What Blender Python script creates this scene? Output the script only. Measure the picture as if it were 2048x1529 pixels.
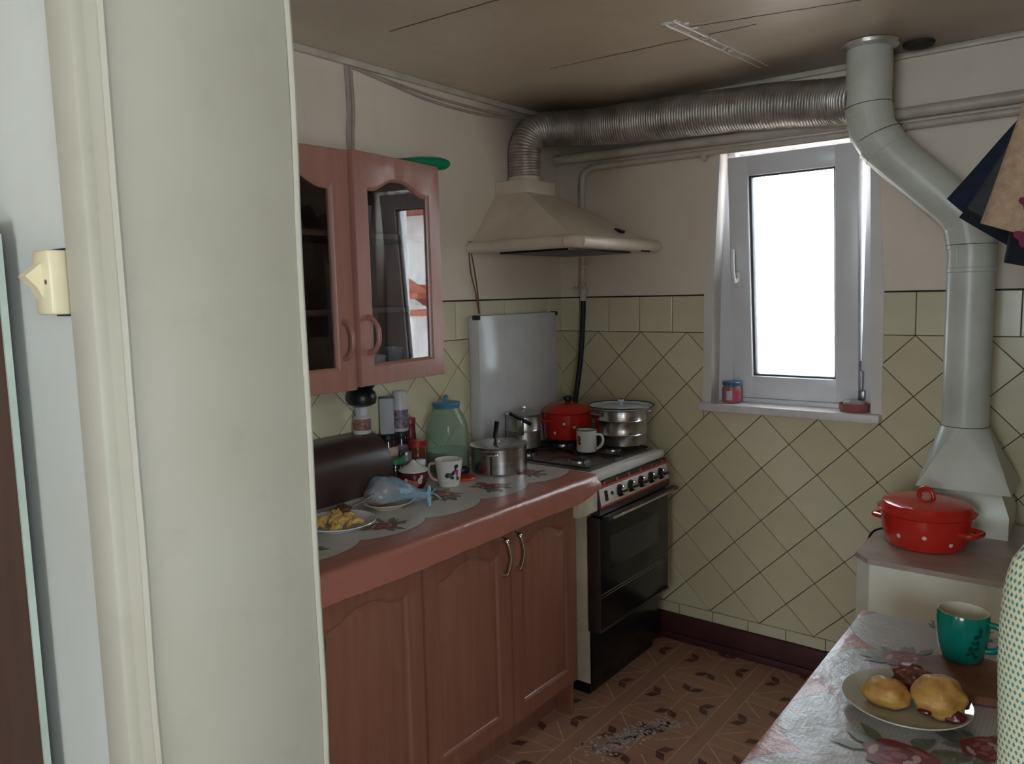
import bpy, bmesh, math, random
from mathutils import Vector, Matrix, noise as mnoise
from math import sin, cos, pi, sqrt, atan2
random.seed(7)
S = bpy.context.scene
for o in list(bpy.data.objects): bpy.data.objects.remove(o)
COL = S.collection

# ------------------------------------------------------------ camera, sky, light, exposure
CAM = Vector((2.02489, -2.95257, 1.49151)); YAW, PITCH, ROLL, FPX = 0.665887, 0.112618, -0.022626, 1551.887
cd = bpy.data.cameras.new('camera'); cam = bpy.data.objects.new('camera', cd); COL.objects.link(cam)
cd.sensor_fit = 'HORIZONTAL'; cd.sensor_width = 36; cd.lens = FPX*36/2048; cd.clip_start = .02
fwd = Vector((-sin(YAW)*cos(PITCH), cos(YAW)*cos(PITCH), -sin(PITCH))); rt = Vector((cos(YAW), sin(YAW), 0)); up = rt.cross(fwd)
r2 = rt*cos(ROLL)+up*sin(ROLL); u2 = -rt*sin(ROLL)+up*cos(ROLL)
cam.matrix_world = Matrix(((r2.x,u2.x,-fwd.x,CAM.x),(r2.y,u2.y,-fwd.y,CAM.y),(r2.z,u2.z,-fwd.z,CAM.z),(0,0,0,1)))
S.camera = cam
W = bpy.data.worlds.new('sky'); S.world = W; W.use_nodes = True
bg = W.node_tree.nodes['Background']; bg.inputs[0].default_value = (.80, .91, 1.0, 1); bg.inputs[1].default_value = 14.3
sd = bpy.data.lights.new('sun', 'SUN'); sd.energy = 9; sd.angle = .02; sd.color = (1, .93, .82)
sun = bpy.data.objects.new('sun', sd); COL.objects.link(sun); sun.rotation_euler = (math.radians(38), 0, math.radians(-12))
S.view_settings.view_transform = 'Standard'; S.view_settings.look = 'None'; S.view_settings.gamma = 1
S.view_settings.use_curve_mapping = False; S.view_settings.exposure = 0.0
def portal(name, loc, rot, sx, sz):
    l = bpy.data.lights.new(name, 'AREA'); l.shape = 'RECTANGLE'; l.size = sx; l.size_y = sz; l.cycles.is_portal = True
    o = bpy.data.objects.new(name, l); COL.objects.link(o); o.location = loc; o.rotation_euler = rot
portal('kitchen_window_daylight', (1.03, .23, 1.54), (-pi/2, 0, 0), .8, 1.15)
portal('room_window_daylight', (-.5, -5.62, 1.5), (pi/2, 0, 0), 1.4, 1.3)
portal('doorway_window_daylight', (1.95, -5.62, 1.45), (pi/2, 0, 0), 1.1, 1.3)
portal('added_side_window_portal', (3.02, -3.3, 1.45), (0, pi/2, 0), 1.3, .9)  # portal at an added, unseen side window lighting the kitchen's left wall

# ------------------------------------------------------------ materials
class X:                                                 # tiny expression layer over Math nodes
    def __init__(s, nt, k): s.nt, s.k = nt, k
    def _m(s, op, *a):
        n = s.nt.nodes.new('ShaderNodeMath'); n.operation = op
        for i, v in enumerate((s,)+a):
            if isinstance(v, X): s.nt.links.new(v.k, n.inputs[i])
            else: n.inputs[i].default_value = v
        return X(s.nt, n.outputs[0])
    def __add__(s, o): return s._m('ADD', o)
    def __sub__(s, o): return s._m('SUBTRACT', o)
    def __mul__(s, o): return s._m('MULTIPLY', o)
    def __truediv__(s, o): return s._m('DIVIDE', o)
    def __lt__(s, o): return s._m('LESS_THAN', o)
    def __gt__(s, o): return s._m('GREATER_THAN', o)
    def fr(s): return s._m('FRACT')
    def fl(s): return s._m('FLOOR')
    def ab(s): return s._m('ABSOLUTE')
    def sn(s): return s._m('SINE')
    def pw(s, o): return s._m('POWER', o)
    def mx(s, o): return s._m('MAXIMUM', o)
    def mn(s, o): return s._m('MINIMUM', o)
    def cl(s): return s.mx(0.0).mn(1.0)
def ss(e, a, b): return ((e-a)/(b-a)).cl()
def nodes(m): return m.node_tree, m.node_tree.nodes['Principled BSDF']
def xyz(nt, kind='Object'):
    tc = nt.nodes.new('ShaderNodeTexCoord'); sp = nt.nodes.new('ShaderNodeSeparateXYZ'); nt.links.new(tc.outputs[kind], sp.inputs[0])
    return tc.outputs[kind], X(nt, sp.outputs[0]), X(nt, sp.outputs[1]), X(nt, sp.outputs[2])
def tex(nt, vec, scale, detail=3, rough=.55, stretch=None):
    if stretch:
        mp = nt.nodes.new('ShaderNodeMapping'); mp.inputs['Scale'].default_value = stretch; nt.links.new(vec, mp.inputs[0]); vec = mp.outputs[0]
    n = nt.nodes.new('ShaderNodeTexNoise'); n.inputs['Scale'].default_value = scale; n.inputs['Detail'].default_value = detail; n.inputs['Roughness'].default_value = rough
    nt.links.new(vec, n.inputs['Vector']); return X(nt, n.outputs['Fac'])
def mix(nt, fac, a, b):
    n = nt.nodes.new('ShaderNodeMix'); n.data_type = 'RGBA'
    for i, v in ((0, fac), (6, a), (7, b)):
        if isinstance(v, X): nt.links.new(v.k, n.inputs[i])
        elif isinstance(v, (int, float)): n.inputs[i].default_value = v
        else: n.inputs[i].default_value = (v[0], v[1], v[2], 1)
    return X(nt, n.outputs[2])
def bump(nt, p, h, st=.3, dist=.01):
    b = nt.nodes.new('ShaderNodeBump'); b.inputs['Strength'].default_value = st; b.inputs['Distance'].default_value = dist
    nt.links.new(h.k, b.inputs['Height']); nt.links.new(b.outputs[0], p.inputs['Normal'])
MATS = {}
def M(name, col, rough=.5, metal=0, var=.10, vs=9, bmp=0, bs=60, coat=0, stretch=None, trans=0, alpha=1, ior=1.45, col2=None, bd=.004):
    if name in MATS: return MATS[name]
    m = bpy.data.materials.new(name); m.use_nodes = True; nt, p = nodes(m)
    vec, *_ = xyz(nt)
    n = tex(nt, vec, vs, 4, .6, stretch)
    c2 = col2 or tuple(max(0, c*(1-2.2*var)) for c in col); c1 = col if col2 else tuple(min(1, c*(1+var)) for c in col)
    nt.links.new(mix(nt, ss(n, .3, .7), c2, c1).k, p.inputs['Base Color'])
    p.inputs['Roughness'].default_value = rough; p.inputs['Metallic'].default_value = metal; p.inputs['IOR'].default_value = ior
    p.inputs['Coat Weight'].default_value = coat; p.inputs['Coat Roughness'].default_value = .12
    p.inputs['Transmission Weight'].default_value = trans; p.inputs['Alpha'].default_value = alpha
    if bmp: bump(nt, p, tex(nt, vec, bs, 3, .6, stretch), bmp, bd)
    MATS[name] = m; return m
def wood(name, c1, c2, rough=.38, coat=.15, ax=(14, 14, .8)):
    m = M(name, c1, rough, col2=c2, vs=3.2, stretch=ax, bmp=.05, bs=6, coat=coat); return m
def custom(name, rough=.5):
    m = bpy.data.materials.new(name); m.use_nodes = True; MATS[name] = m; nt, p = nodes(m); p.inputs['Roughness'].default_value = rough; return m, nt, p
def plaster(name, col, soot=None, rough=.55, bst=.25):
    m, nt, p = custom(name, rough); vec, x, y, z = xyz(nt)
    n1 = tex(nt, vec, 2.2, 4); n2 = tex(nt, vec, 14, 5, .65)
    c = mix(nt, ss(n1, .3, .75)*.7, col, tuple(v*.80*w for v, w in zip(col, (1, .96, .88))))
    c = mix(nt, ss(n2, .56, .8)*.28, c, tuple(v*.6 for v in col))
    if soot:
        for (cx, cy, cz), rad, amt in soot:
            d = ((x-cx)*(x-cx)+(y-cy)*(y-cy)+(z-cz)*(z-cz)).pw(.5)
            f = (ss(d+(n1-.5)*.35, rad, rad*.12)*amt).cl()
            c = mix(nt, f, c, (.09, .065, .045))
    nt.links.new(c.k, p.inputs['Base Color'])
    bump(nt, p, n2*.5+tex(nt, vec, 4, 3)*1.2, bst, .006)
    return m
CREAM = (.62, .57, .47)
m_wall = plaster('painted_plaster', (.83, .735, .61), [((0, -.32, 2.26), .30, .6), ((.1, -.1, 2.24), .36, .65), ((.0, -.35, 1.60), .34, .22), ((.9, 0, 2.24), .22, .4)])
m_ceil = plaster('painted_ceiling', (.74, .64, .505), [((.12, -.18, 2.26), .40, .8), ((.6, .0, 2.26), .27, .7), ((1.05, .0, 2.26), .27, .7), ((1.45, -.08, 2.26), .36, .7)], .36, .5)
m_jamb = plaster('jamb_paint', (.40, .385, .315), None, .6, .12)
m_room = plaster('room_paint', (.51, .535, .50), None, .6, .15)
m_grout = M('dark_grout', (.045, .03, .022), .9)
m_tile = M('cream_glazed_tile', (.66, .60, .40), .13, var=.05, vs=3, bmp=.03, bs=7, coat=.3)
m_tile2 = M('paler_glazed_tile', (.70, .65, .455), .15, var=.05, vs=3, bmp=.03, bs=7, coat=.3)
m_skirt = M('maroon_paint', (.075, .02, .022), .55, bmp=.2)
m_white = M('white_plastic', (.80, .80, .80), .3, var=.03)
m_pvc = M('window_pvc', (.78, .78, .80), .3, var=.03)
m_sillp = M('sill_paint', (.76, .72, .70), .4, bmp=.15, bs=20)
m_cream = M('cream_enamel', (.66, .60, .45), .3, var=.10, bmp=.05)
m_hood = M('hood_enamel', (.72, .63, .50), .32, var=.08, vs=4)
m_enamel = M('white_enamel', (.72, .70, .66), .16, var=.05)
m_lid = M('stove_lid_enamel', (.66, .66, .66), .22, var=.05)
m_black = M('black_plastic', (.012, .012, .014), .35)
m_blk_gloss = M('black_oven_glass', (.008, .009, .011), .24)
m_brownstrip = M('dark_brown_enamel', (.05, .035, .032), .3)
m_hob = M('brown_hob_enamel', (.14, .11, .10), .33, var=.2, bmp=.05)
m_steel = M('brushed_steel', (.50, .48, .46), .26, 1, var=.12, stretch=(1, 1, 14), bmp=.04, bs=8)
m_alu = M('aluminium', (.52, .51, .50), .33, 1, var=.15, bmp=.06, bs=30)
m_chrome = M('chrome', (.75, .75, .75), .1, 1, var=.03)
m_duct = M('foil_duct', (.50, .47, .43), .42, .75, var=.18, vs=14, bmp=.35, bs=55)
m_pipe = M('cream_pipe_paint', (.60, .54, .44), .35, bmp=.15, bs=30)
m_flue = M('grey_white_flue_paint', (.63, .66, .58), .32, var=.08, vs=5, bmp=.06, bs=12)
m_red = M('red_enamel', (.60, .028, .018), .16, var=.06, coat=.3)
m_dot = M('cream_dot', (.85, .75, .62), .3)
m_redpl = M('red_plastic', (.70, .06, .04), .35)
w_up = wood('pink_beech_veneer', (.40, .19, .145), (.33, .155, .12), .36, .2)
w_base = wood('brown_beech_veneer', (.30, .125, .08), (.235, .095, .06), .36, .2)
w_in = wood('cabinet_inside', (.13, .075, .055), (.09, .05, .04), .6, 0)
w_dark = wood('dark_walnut', (.07, .03, .018), (.045, .02, .013), .35)
w_board = wood('cutting_board_wood', (.21, .085, .04), (.14, .055, .028), .5, 0, (3, 14, 14))
w_chair = wood('chair_wood', (.20, .10, .05), (.13, .06, .03), .4)
m_bread = M('bread_box_brown', (.055, .033, .03), .3, coat=.1)
m_hose = M('rubber_hose', (.012, .012, .013), .5)
m_glass = M('clear_glass', (.97, .98, .98), .02, trans=1, var=0, ior=1.45)
m_brass = M('dull_chrome_handle', (.62, .55, .45), .22, 1)
m_green = M('green_plastic', (.0, .24, .11), .35)
m_teal = M('teal_glaze', (.0, .18, .135), .14, coat=.4, var=.06)
m_teald = M('teal_dark_print', (.0, .05, .045), .3)
m_china = M('white_china', (.74, .71, .66), .12, var=.03, coat=.3)
m_bun = M('bun_crust', (.60, .36, .10), .5, vs=38, bmp=.5, bs=70, col2=(.36, .15, .03))
m_bun2 = M('burnt_bun_crust', (.26, .07, .02), .5, col2=(.05, .015, .012), vs=22, bmp=.25, bs=50)
m_jam = M('dark_jam', (.10, .012, .015), .25)
m_bread2 = M('loaf_crust', (.42, .22, .13), .7, vs=18, col2=(.30, .14, .08), bmp=.2)
m_pasta = M('cooked_pasta', (.66, .44, .13), .45, vs=40, col2=(.5, .30, .08))
m_meat = M('browned_meat', (.10, .045, .02), .5)

# ------------------------------------------------------------ mesh helpers
class G:
    def __init__(s): s.v, s.f, s.m = [], [], []
    def add(s, vs, fs, mi=0):
        b = len(s.v); s.v += [Vector(v) for v in vs]; s.f += [tuple(b+i for i in f) for f in fs]
        s.m += [mi]*len(fs) if isinstance(mi, int) else list(mi); return s
    def box(s, x0, x1, y0, y1, z0, z1, mi=0, bev=0, seg=2):
        bm = bmesh.new(); bmesh.ops.create_cube(bm, size=1)
        for v in bm.verts: v.co = Vector(((x0+x1)/2+v.co.x*(x1-x0), (y0+y1)/2+v.co.y*(y1-y0), (z0+z1)/2+v.co.z*(z1-z0)))
        if bev: bmesh.ops.bevel(bm, geom=bm.edges[:], offset=bev, segments=seg, affect='EDGES', profile=.5)
        bm.verts.index_update()
        s.add([v.co.copy() for v in bm.verts], [[v.index for v in f.verts] for f in bm.faces], mi); bm.free(); return s
    def lathe(s, prof, c=(0, 0), seg=32, mi=0, sx=1, sy=1, a0=0):
        vs, fs, ms = [], [], []
        for r, z in prof:
            for k in range(seg):
                a = a0+2*pi*k/seg; vs.append((c[0]+max(r, 1e-5)*cos(a)*sx, c[1]+max(r, 1e-5)*sin(a)*sy, z))
        for i in range(len(prof)-1):
            for k in range(seg):
                fs.append((i*seg+k, i*seg+(k+1) % seg, (i+1)*seg+(k+1) % seg, (i+1)*seg+k)); ms.append(mi if isinstance(mi, int) else mi[i])
        for e, i in ((0, 0), (1, len(prof)-1)):
            if prof[i][0] > 1e-4: fs.append(tuple(i*seg+k for k in range(seg))); ms.append(mi if isinstance(mi, int) else mi[-e])
        return s.add(vs, fs, ms)
    def tube(s, path, r, seg=10, mi=0, caps=True, closed=False, flat=1.0):
        P = [Vector(p) for p in path]; n = len(P); R = r if isinstance(r, (list, tuple)) else [r]*n
        T = [((P[(i+1) % n] if closed or i < n-1 else P[i])-(P[i-1] if closed or i > 0 else P[i])).normalized() for i in range(n)]
        a = Vector((0, 0, 1)) if abs(T[0].z) < .9 else Vector((1, 0, 0)); u = T[0].cross(a).normalized(); rings = []
        for i in range(n):
            u = (u-T[i]*u.dot(T[i])).normalized(); w = T[i].cross(u)
            rings.append([P[i]+u*cos(2*pi*k/seg)*R[i]+w*sin(2*pi*k/seg)*R[i]*flat for k in range(seg)])
        return s.loft(rings, mi, caps and not closed, closed)
    def loft(s, rings, mi=0, caps=True, closed=False):
        k = len(rings[0]); n = len(rings); vs = [p for r in rings for p in r]
        fs = [(i*k+j, i*k+(j+1) % k, ((i+1) % n)*k+(j+1) % k, ((i+1) % n)*k+j) for i in range(n if closed else n-1) for j in range(k)]
        if caps: fs += [tuple(range(k)), tuple((n-1)*k+j for j in range(k))]
        return s.add(vs, fs, mi)
    def prism(s, poly, fn, d0, d1, mi=0):                 # poly in 2D, fn(a, b, d) -> 3D
        n = len(poly); vs = [fn(a, b, d0) for a, b in poly]+[fn(a, b, d1) for a, b in poly]
        fs = [tuple(range(n)), tuple(range(n, 2*n))]+[(i, (i+1) % n, n+(i+1) % n, n+i) for i in range(n)]
        return s.add(vs, fs, mi)
    def grid(s, fn, nu, nv, mi=0):
        vs = [fn(i/nu, j/nv) for i in range(nu+1) for j in range(nv+1)]
        fs = [(i*(nv+1)+j, (i+1)*(nv+1)+j, (i+1)*(nv+1)+j+1, i*(nv+1)+j+1) for i in range(nu) for j in range(nv)]
        return s.add(vs, fs, mi)
    def blob(s, c, rad, seg=18, amp=.12, fs_=9, mi=0, flatbase=None):
        rings = []; n = seg
        vs, fs = [], []
        for i in range(n+1):
            t = pi*i/n
            for k in range(2*n):
                a = pi*k/n; d = Vector((sin(t)*cos(a), sin(t)*sin(a), cos(t)))
                w = 1+amp*mnoise.noise(Vector(c)*7+d*fs_*.2)
                p = Vector(c)+Vector((d.x*rad[0]*w, d.y*rad[1]*w, d.z*rad[2]*w))
                if flatbase is not None: p.z = max(p.z, flatbase)
                vs.append(p)
        for i in range(n):
            for k in range(2*n): fs.append((i*2*n+k, i*2*n+(k+1) % (2*n), (i+1)*2*n+(k+1) % (2*n), (i+1)*2*n+k))
        return s.add(vs, fs, mi)
    def rot(s, piv, ang, axis='Z', start=0):
        R = Matrix.Rotation(ang, 4, axis); piv = Vector(piv)
        for i in range(start, len(s.v)): s.v[i] = R @ (s.v[i]-piv)+piv
        return s
def wloc(o):
    v = Vector((0, 0, 0))
    while o: v = v+o.location; o = o.parent
    return v
def mesh(g, name, mats, org, angle=38, merge=True, recalc=True):
    me = bpy.data.meshes.new(name); me.from_pydata([tuple(v-org) for v in g.v], [], g.f)
    for m in mats: me.materials.append(m)
    me.polygons.foreach_set('material_index', g.m)
    bm = bmesh.new(); bm.from_mesh(me)
    if merge: bmesh.ops.remove_doubles(bm, verts=bm.verts[:], dist=2e-5)
    if recalc: bmesh.ops.recalc_face_normals(bm, faces=bm.faces[:])
    bm.to_mesh(me); bm.free()
    if angle: me.shade_smooth(); me.set_sharp_from_angle(angle=math.radians(angle))
    return me
def B(g, name, mats, parent=None, org=None, angle=38, merge=True, recalc=True):
    if not isinstance(mats, (list, tuple)): mats = [mats]
    if parent is not None: base = wloc(parent); o_ = base if org is None else Vector(org)
    else:
        if org is None:
            xs = [v.x for v in g.v]; ys = [v.y for v in g.v]; o_ = Vector(((min(xs)+max(xs))/2, (min(ys)+max(ys))/2, min(v.z for v in g.v)))
        else: o_ = Vector(org)
        base = Vector((0, 0, 0))
    o = bpy.data.objects.new(name, mesh(g, name, mats, o_, angle, merge, recalc)); COL.objects.link(o)
    o.location = o_-base
    if parent is not None: o.parent = parent
    return o
def T(name, label, cat, loc, group=None):
    o = bpy.data.objects.new(name, None); o.empty_display_size = .05; COL.objects.link(o); o.location = loc
    return tag(o, label, cat, group)
def tag(o, label, cat, group=None):
    o['label'] = label; o['category'] = cat
    if group: o['group'] = group
    return o
def struct(o): o['kind'] = 'structure'; return o
def part(parent, name, m, g, lab=None, **k):
    o = B(g, name, m, parent, **k)
    if lab: o['label'] = lab
    return o
def text_part(parent, name, txt, size, m, mw):
    c = bpy.data.curves.new(name, 'FONT'); c.body = txt; c.size = size; c.align_x = 'CENTER'; c.align_y = 'CENTER'; c.extrude = .0002
    t = bpy.data.objects.new('tmp', c); COL.objects.link(t); dg = bpy.context.evaluated_depsgraph_get(); dg.update()
    me = bpy.data.meshes.new_from_object(t.evaluated_get(dg)); bpy.data.objects.remove(t)
    me.transform(Matrix.Translation(-wloc(parent)) @ mw); me.materials.clear(); me.materials.append(m)
    o = bpy.data.objects.new(name, me); COL.objects.link(o); o.parent = parent; return o
def smooth_path(pts, n=8):
    P = [Vector(p) for p in pts]; P = [2*P[0]-P[1]]+P+[2*P[-1]-P[-2]]; out = []
    for i in range(1, len(P)-2):
        for k in range(n):
            t = k/n; a, b, c, d = P[i-1:i+3]
            out.append(.5*((2*b)+(c-a)*t+(2*a-5*b+4*c-d)*t*t+(3*b-a-3*c+d)*t**3))
    return out+[P[-2]]

# ------------------------------------------------------------ the setting
H = 2.262; XR = 2.45; YP1, YP0 = -2.308, -2.551; XJ = 1.175       # partition between kitchen and front room, jamb plane
# floor: lino print as thin coloured faces in the floor mesh
g = G().box(-1.3, 3.1, -5.7, 0, -.05, 0, 0)
P_ = .33; bx0, by0 = .66, -.64
m_l0 = wood('lino_plank', (.46, .25, .17), (.37, .195, .13), .34, .15, (2, 10, 10)); m_l1 = wood('lino_band', (.45, .245, .175), (.38, .20, .14), .34, .15, (10, 2, 10))
m_l2 = M('lino_dark_rhomb', (.15, .06, .045), .36); m_l3 = M('lino_pale_line', (.72, .54, .38), .4); m_l4 = wood('lino_plank_turned', (.50, .275, .18), (.41, .215, .145), .34, .15, (10, 2, 10))
Z1, Z2 = .0004, .0008
def quad(pts, z, mi): g.add([(x, y, z) for x, y in pts], [tuple(range(len(pts)))], mi)
def rect(x0, x1, y0, y1, z, mi): quad(((x0, y0), (x1, y0), (x1, y1), (x0, y1)), z, mi)
for i in range(-1, 6):
    x = bx0+(i-1)*P_
    rect(x-.029, x+.029, -2.6, -.01, Z1, 1)
    for s_ in (-1, 1): rect(x+s_*.030-.0012, x+s_*.030+.0012, -2.6, -.01, Z1+.0001, 3)
for j in range(-6, 3):
    y = by0+j*P_
    if y > -.04: continue
    for i in range(-1, 6):
        x = bx0+(i-1)*P_
        rect(x+.029, x+P_-.029, y-.029, y+.029, Z1, 4)
        for s_ in (-1, 1): rect(x+.029, x+P_-.029, y+s_*.030-.0012, y+s_*.030+.0012, Z1+.0001, 3)
for j in range(-7, 2):
    for i in range(-1, 5):
        cx, cy = bx0+(i-1)*P_+P_/2, by0+j*P_+P_/2
        if cy > -.1 or cy < -2.5: continue
        for q in range(4):
            a = q*pi/2; ca, sa = cos(a), sin(a)
            def tr(u, v): return (cx+u*ca-v*sa, cy+u*sa+v*ca)
            for s_ in (-1, 1):
                quad([tr(.078, 0), tr(.092, s_*.034), tr(.124, s_*.040), tr(.110, s_*.006)], Z2, 2)
            quad([tr(.0, 0), tr(.055, -.055), tr(.078, 0), tr(.055, .055)], Z1+.0001, 4 if q % 2 else 0)
            quad([tr(.05, .0475), tr(.135, .1325), tr(.1325, .135), tr(.0475, .05)], Z2, 3)
            quad([tr(.0, -.0012), tr(.078, -.0012), tr(.078, .0012), tr(.0, .0012)], Z2, 3)
RW = random.Random(5)
for k in range(420):
    t_ = RW.random(); x, y = .735+.13*t_+RW.gauss(0, .022), -.93+.30*t_+RW.gauss(0, .030); r = RW.uniform(.0015, .0056); a0 = RW.uniform(0, 6)
    quad([(x+r*RW.uniform(.5, 2.2)*cos(a0+a), y+r*RW.uniform(.5, 1.6)*sin(a0+a)) for a in (0, 1.2, 2.5, 3.8, 5.0)], .0011, 5)
floor = struct(B(g, 'floor', [m_l0, m_l1, m_l2, m_l3, m_l4, M('worn_lino', (.62, .58, .57), .7)], org=(0, 0, 0), angle=0, merge=False, recalc=False))
# ceiling with a cracked seam and a peeling ridge
g = G().box(-1.3, 3.1, -5.7, .35, H, H+.1)
for a, b, w in [((.43, -.672), (1.14, -.63), .0022), ((.98, -.74), (1.45, -.62), .0018), ((.30, -1.3), (.9, -1.27), .0018)]:
    pts = [(a[0]+(b[0]-a[0])*t/24, a[1]+(b[1]-a[1])*t/24+.006*mnoise.noise((t*.7, a[0], 3))) for t in range(25)]
    for p, q in zip(pts, pts[1:]): g.add([(p[0], p[1]-w, H-.0007), (q[0], q[1]-w, H-.0007), (q[0], q[1]+w, H-.0007), (p[0], p[1]+w, H-.0007)], [(0, 1, 2, 3)], 1)
ceil = struct(B(g, 'ceiling', [m_ceil, m_grout], org=(0, 0, 0), angle=0, merge=False))
g = G()
for off, hh in ((0, .010), (.030, .007)):
    pts = [(.944+off+.04*t/20+.006*mnoise.noise((t*.5, off*9, 1)), -.823+.64*t/20, 0) for t in range(21)]
    g.tube([(p[0], p[1], H-.001) for p in pts], [.002+hh*(1-t/20)*(.55+.6*abs(mnoise.noise((t*1.7, off, 5)))) for t in range(21)], 8)
for k in range(46):
    t = random.random()**1.6; r = random.uniform(.003, .008)
    g.blob((.95+.045*t+random.uniform(-.018, .04)*(1-t), -.82+.5*t, H-.001), (r*1.6, r*1.2, r*.8), 4, .4)
part(ceil, 'peeling_plaster_ridge', M('flaking_white_paint', (.80, .76, .70), .3, bmp=.4), g, 'flaking white plaster ridge on the ceiling')
# left wall: plaster above tile level stands slightly proud of the tile bed
ZT = 1.470; ZR = 1.320; Z0 = 1.1084; Hh = .106; XA = .6255; YL = -.7176
wl = struct(B(G().box(-.2, 0, -5.7, .35, 0, ZT, 1).box(-.2, .007, -2.6, .0, ZT+.002, H, 0).box(-.2, 0, -5.7, -2.6, ZT, H, 0).box(-.1, .0085, -2.3, 0, ZT-.002, ZT+.004, 1), 'wall_left', [m_wall, m_grout], org=(0, 0, 0), angle=0, merge=False))
# back wall with the window opening (skewed plaster reveal)
OX0, OX1, OZ0, OZ1, WT = .715, 1.345, 1.03, 2.03, .22
fy = lambda a, b, d: (a, d, b)
g = G()
g.prism([(-.2, 0), (OX0, 0), (OX0, ZT), (-.2, ZT)], fy, 0, WT, 1).prism([(OX1, 0), (XR+.2, 0), (XR+.2, ZT), (OX1, ZT)], fy, 0, WT, 1).prism([(OX0, 0), (OX1, 0), (OX1, OZ0), (OX0, OZ0)], fy, 0, WT, 1)
g.prism([(-.2, ZT+.002), (OX0+.012, ZT+.002), (OX0+.05, OZ1), (OX0+.05, H), (-.2, H)], fy, -.007, WT, 0)
g.prism([(OX1-.012, ZT+.002), (XR+.2, ZT+.002), (XR+.2, H), (OX1-.03, H), (OX1-.03, OZ1)], fy, -.007, WT, 0)
g.box(0, OX0, -.0085, .1, ZT-.002, ZT+.004, 1).box(OX1, XR, -.0085, .1, ZT-.002, ZT+.004, 1)
g.prism([(OX0+.05, OZ1), (OX1-.03, OZ1), (OX1-.03, H), (OX0+.05, H)], fy, -.007, WT, 0)
wb = struct(B(g, 'wall_back', [m_wall, m_grout], org=(0, 0, 0), angle=0, merge=False))
# plastered reveal strips
m_rev = plaster('reveal_paint', (.76, .73, .70), None, .45, .15)
g = G()
g.prism([(OX0-.016, OZ0), (OX0+.020, OZ0), (OX0+.026, ZT), (OX0+.052, OZ1+.004), (OX0+.042, OZ1+.004), (OX0-.012, ZT)], fy, -.010, .215)
g.prism([(OX1-.006, OZ0), (OX1+.030, OZ0), (OX1+.026, ZT), (OX1-.012, OZ1), (OX1-.034, OZ1)], fy, -.010, .215)
g.prism([(OX0+.045, OZ1-.006), (OX1-.03, OZ1-.006), (OX1-.03, OZ1+.01), (OX0+.045, OZ1+.01)], fy, -.010, .215)
struct(B(g, 'trim_1', m_rev, org=(0, 0, 0), angle=25))
# tiles, one object each
def clip(poly, a, b, c):                                  # keep a*x+b*y<=c
    out = []
    for i, p in enumerate(poly):
        q = poly[(i+1) % len(poly)]; dp, dq = a*p[0]+b*p[1]-c, a*q[0]+b*q[1]-c
        if dp <= 0: out.append(p)
        if dp*dq < 0: t = dp/(dp-dq); out.append((p[0]+(q[0]-p[0])*t, p[1]+(q[1]-p[1])*t))
    return out
def area(p): return abs(sum(p[i][0]*p[(i+1) % len(p)][1]-p[(i+1) % len(p)][0]*p[i][1] for i in range(len(p))))/2 if len(p) > 2 else 0
def inset(poly, d):
    cx = sum(p[0] for p in poly)/len(poly); cy = sum(p[1] for p in poly)/len(poly); n = len(poly); L = []
    s_ = 1 if sum(poly[i][0]*poly[(i+1) % n][1]-poly[(i+1) % n][0]*poly[i][1] for i in range(n)) > 0 else -1
    out = [(cx-9, cy-9), (cx+9, cy-9), (cx+9, cy+9), (cx-9, cy+9)]
    for i in range(n):
        p, q = poly[i], poly[(i+1) % n]; ex, ey = q[0]-p[0], q[1]-p[1]; l = sqrt(ex*ex+ey*ey)
        if l < 1e-6: continue
        nx, ny = s_*ey/l, -s_*ex/l; out = clip(out, nx, ny, nx*p[0]+ny*p[1]-d)
    return out
TC = {}
def tile(parent, polys, fn, mat):
    g = G(); th = .0045
    for poly in polys:
        a = inset(poly, .0013); b = inset(poly, .0030)
        if len(a) < 3 or len(b) != len(a) or area(b) < 1e-4: continue
        n = len(a); g.add([fn(*p, 0) for p in a]+[fn(*p, th-.001) for p in a]+[fn(*p, th) for p in b],
            [tuple(2*n+i for i in range(n))]+[(k*n+i, k*n+(i+1) % n, (k+1)*n+(i+1) % n, (k+1)*n+i) for k in (0, 1) for i in range(n)])
    if not g.f: return
    c = sum(g.v, Vector())/len(g.v)
    key = (parent.name, mat.name, tuple((round((v-c).x, 3), round((v-c).y, 3), round((v-c).z, 3)) for v in g.v))
    me = TC.get(key)
    if not me: me = TC[key] = mesh(g, 'tile', [mat], c, 0)
    o = bpy.data.objects.new('tile', me); COL.objects.link(o); o.parent = parent; o.location = c
    o.rotation_euler = (random.uniform(-.004, .004), random.uniform(-.004, .004), random.uniform(-.004, .004))
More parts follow.
